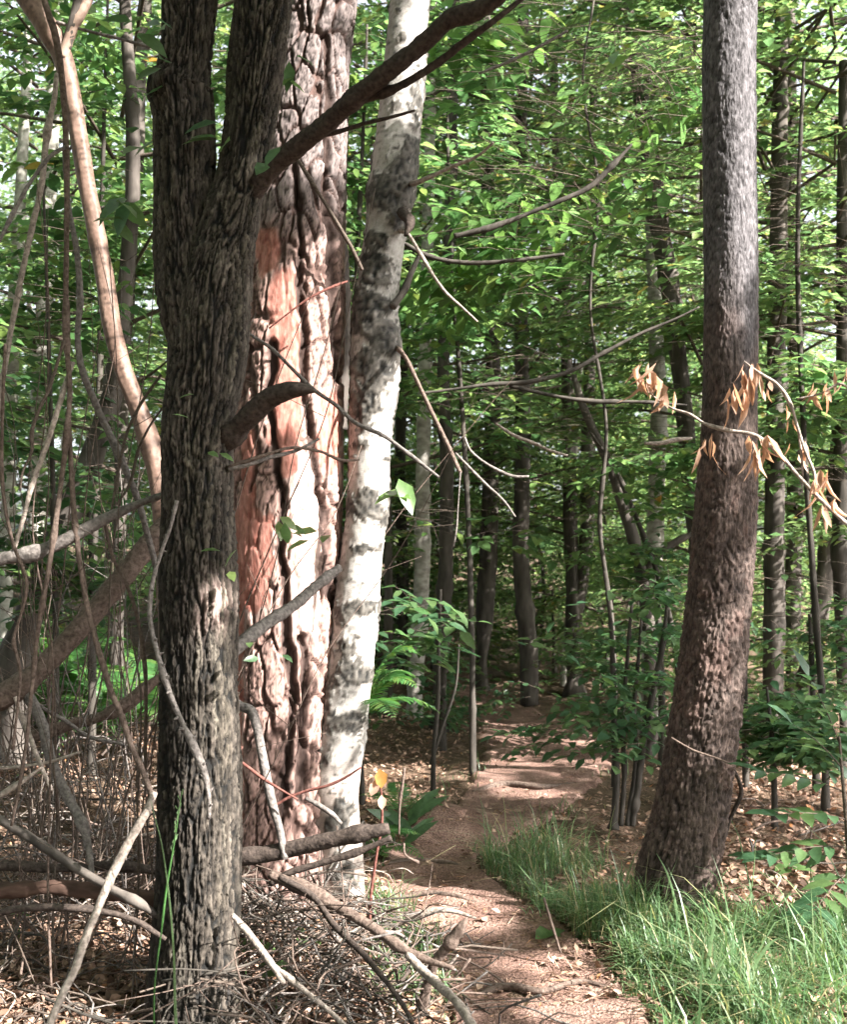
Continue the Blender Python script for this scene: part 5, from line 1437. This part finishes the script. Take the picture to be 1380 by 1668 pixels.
# trees deeper in the wood, trunks mostly lost among leaves
rng = np.random.default_rng(77)
spots = [(3.4, 9.2), (4.9, 13.0), (5.6, 16.5)]      # kept clear: the open sky patches at the upper right
NKEEP = len(spots)
tries = 0
while len(spots) < 31 and tries < 4000:
    tries += 1
    y = rng.uniform(10.5, 24)
    x = rng.uniform(-.40, .40) * y
    if all((x - a) ** 2 + (y - b) ** 2 > 1.9 for a, b in spots) and not (y < 14 and abs(x - (1.2 if y < 12 else .6)) < .8) and not (y < 16 and x > .16 * y):
        spots.append((x, y))
for k, (x, y) in enumerate(spots[NKEEP:]):
    z = gz(x, y)[0]
    t = thing('woodland_tree', 'slim leafy tree deep in the wood, its thin trunk half lost among leaves', 'tree', (x, y, z), 'slim leafy trees deep in the wood')
    ln = rng.normal(0, .35, 2)
    r = rng.uniform(.022, .05)
    st = [(x, y, z - .1, r * 1.3), (x + ln[0] * .1, y, z + 1, r), (x + ln[0] * .3 + rng.normal(0, .06), y + ln[1] * .3, z + 3.2, r * .85), (x + ln[0] * .7, y + ln[1] * .7, z + 6, r * .65), (x + ln[0], y + ln[1], z + 8, r * .25)]
    V, F, _ = tube(st, 60, 9, stick_disp(.15, 10, 500 + k))
    link('trunk', mesh('woodland_trunk', V, F, [(M_bg, M_bgdark, M_bg, M_bgpale)[k % 4]]), t)
    c = link('crown', CR[(0, 1, 3, 0, 2)[k % 5]], t, loc=(0, 0, 0))
    c.rotation_euler = (0, 0, rng.uniform(0, 6.28))
    s = rng.uniform(.85, 1.2)
    c.scale = (s, s, s)
k = 0
for x, y, v in ((-.6, 13.2, 4), (1.3, 13.6, 4), (-1.6, 14.2, 4), (2.6, 14.6, 4), (.3, 16, 4), (-2.6, 14.4, 4), (3.9, 12, 4), (-3.4, 10, 4), (-1.0, 11.5, 4), (2.6, 10.4, 4), (3.6, 9.4, 4), (1.9, 12.4, 4), (-2.2, 12.5, 2), (.1, 13.8, 4), (3.1, 13.2, 2), (-3.2, 15, 2), (1.5, 16, 2), (4.6, 15, 2), (-.6, 16.5, 4), (-5, 18, 2), (3.2, 18.5, 2), (.8, 20, 2), (6, 20, 2), (-2.6, 19.5, 2), (2.3, 22, 2), (-5.2, 22, 2), (5.0, 24, 2), (-.8, 23.5, 2), (7.6, 23, 2)):
    z = gz(x, y)[0]
    t = thing('understory_bush', 'leafy bush filling the dim understory between the far trunks', 'bush', (x, y, z), 'leafy bushes between the far trunks')
    st = [(x, y, z - .05, .03), (x + .1, y, z + .8, .022), (x + .02, y + .1, z + 2.0, .01)]
    V, F, _ = tube(st, 24, 7, stick_disp(.2, 10, 700 + k))
    link('stem', mesh('bush_stem', V, F, [M_bgdark]), t)
    c = link('crown', CR[v], t, loc=(0, 0, 0))
    c.rotation_euler = (0, 0, k * 1.3)
    k += 1

# the wood beyond, one mass
def far_wood():
    rng = np.random.default_rng(90)
    n = 46000
    y = rng.uniform(25, 38, n)
    x = rng.uniform(-.5, .5, n) * y
    z = gz(x, y) + rng.uniform(0, 1, n) ** 1.1 * 13
    P = np.stack([x, y, z], 1)
    k = fbm(P * (.7, .7, 1.3), 3, 95) > (.47 + .018 * (z - 2))
    P = P[k]
    n = len(P)
    a = rng.uniform(0, 6.28, n)
    V, F = leafset(P, np.stack([np.cos(a), np.sin(a), rng.normal(-.1, .25, n)], 1), np.array([0, 0, 1.]) + rng.normal(0, .35, (n, 3)), rng.uniform(.16, .3, n), rng.uniform(.09, .16, n), False, .1, .2)
    o = link('far_woods', mesh('far_woods', V, F, [M_leaf_far]))
    o['kind'] = 'stuff'
far_wood()

SHADE = [(4.2, 1.0), (3.9, 3.4), (5.4, 5.2), (6.6, 3.2), (3.2, -1.6), (5.8, -.8), (7.2, 1.2), (4.6, -3.4)]  # unseen trees added to break the sunlight into dapples
rng = np.random.default_rng(55)
def shade_trees(nq=11000):
    Q = np.stack([rng.uniform(-3.0, 3.0, nq), rng.uniform(2.4, 9.5, nq), rng.uniform(0, 5.2, nq)], 1)
    tt = rng.uniform(4.6, 10.5, nq)
    P = Q + S * tt[:, None]
    dens = fbm(P * .8, 2, 57)
    P = P[dens > .37]
    px, py, dep = pix(P)
    vis = (dep > .2) & (px > -160) & (px < PW + 160) & (py > -190) & (dep < 13)
    P = P[~vis & (P[:, 2] > 1.2)]
    sx = np.array(SHADE)
    own = ((P[:, None, :2] - sx[None]) ** 2).sum(2).argmin(1)
    names = ('first', 'second')
    for k, (x, y) in enumerate(SHADE):
        z = gz(x, y)[0]
        t = thing('shade_tree', 'unseen broad-leaved tree added right of the path to cast dappled shade', 'tree', (x, y, z), 'added shade trees on the sunny side of the path')
        st = [(x, y, z - .1, .13), (x + .05, y, z + 2, .10), (x - .08, y + .1, z + 5, .08), (x + .1, y, z + 9.5, .03)]
        V, F, _ = tube(st, 50, 10, stick_disp(.12, 8, 900 + k))
        link('trunk', mesh('shade_trunk', V, F, [M_bg]), t)
        B = P[own == k]
        n = len(B)
        if not n:
            continue
        a = rng.uniform(0, 6.28, n)
        D = np.stack([np.cos(a), np.sin(a), rng.normal(0, .2, n)], 1)
        b = sprays(B - D * .25, D, rng.uniform(.4, .7, n), 11, .12, .062, rng, False, .15, .45, 0, keep=sunlit)
        link('crown', b.mesh('shade_crown', [M_leaf, M_twig]), t)
shade_trees()

# crowns of the great trees, above the picture, and unseen trees added to dim the sky light
def high_crown(t, cx, cy, z0, z1, R, n, seed):
    rng = np.random.default_rng(seed)
    a = rng.uniform(0, 6.28, n)
    r = R * np.sqrt(rng.random(n))
    B = np.stack([cx + np.cos(a) * r, cy + np.sin(a) * r, rng.uniform(z0, z1, n)], 1)
    px, py, dep = pix(B)
    B = B[~((dep > .2) & (px > -160) & (px < PW + 160) & (py > -170))]
    n = len(B)
    a = rng.uniform(0, 6.28, n)
    D = np.stack([np.cos(a), np.sin(a), rng.normal(0, .2, n)], 1)
    b = sprays(B - D * .25, D, rng.uniform(.4, .8, n), 11, .12, .062, rng, False, .15, .4, .003, keep=sunlit)
    link('crown', b.mesh('high_crown', [M_leaf, M_twig]), t)

high_crown(OAK, -.7, 3.2, 3.6, 6.5, 2.2, 420, 301)
high_crown(BIRCH, .2, 4.9, 4.6, 7.5, 1.8, 260, 302)
high_crown(RP, 1.2, 4.6, 4.8, 8, 1.8, 260, 303)
for k, (x, y, R) in enumerate(((-3.2, 1.2, 1.9), (-4.4, 4.6, 2.2), (-1.6, -2.2, 2.2), (1.2, -.6, 2.0), (-5.2, 8.2, 2.2), (.2, .9, 1.6))):
    b = (x, y - (2.2 if k == 5 else 0), gz(x, y)[0])
    t = thing('shade_tree', 'unseen broad-leaved tree added beside the path to dim the sky light', 'tree', b, 'added shade trees on the shady side of the path')
    st = [(b[0], b[1], b[2] - .1, .12), (b[0] + .05, b[1], 2, .10), (x, y, 5, .07), (x, y, 8.5, .03)]
    V, F, _ = tube(st, 50, 10, stick_disp(.12, 8, 950 + k))
    link('trunk', mesh('shade_trunk', V, F, [M_bg]), t)
    high_crown(t, x, y, 3.2, 8, R, 420, 310 + k)

# unseen trees added behind and beside the camera to cut ambient sky light
rng = np.random.default_rng(88)
for k, (x, y) in enumerate(((-4.5, -3.5), (-2.2, -5.5), (.4, -5), (2.8, -6.5), (-6.5, .2), (-7.5, 3.6), (-7, -5.5), (-6.8, 6.6), (0, -8.5), (5, -8), (-3.8, -8.5), (8.5, -7), (-8.5, 10), (10.5, -4))):
    t = thing('shade_tree', 'unseen leafy tree added around the camera to cut ambient sky light', 'tree', (x, y, gz(x, y)[0]), 'added shade trees around the camera')
    st = [(x, y, -.2, .12), (x + .05, y, 2, .09), (x - .05, y, 5, .06), (x, y, 9.5, .02)]
    V, F, _ = tube(st, 50, 10, stick_disp(.12, 8, 1000 + k))
    link('trunk', mesh('shade_trunk', V, F, [M_bg]), t)
    c = link('crown', CR[(0, 1, 3)[k % 3]], t, loc=(0, 0, -.8))
    c.rotation_euler = (0, 0, rng.uniform(0, 6.28))
    c.scale = (1.25, 1.25, 1.0)
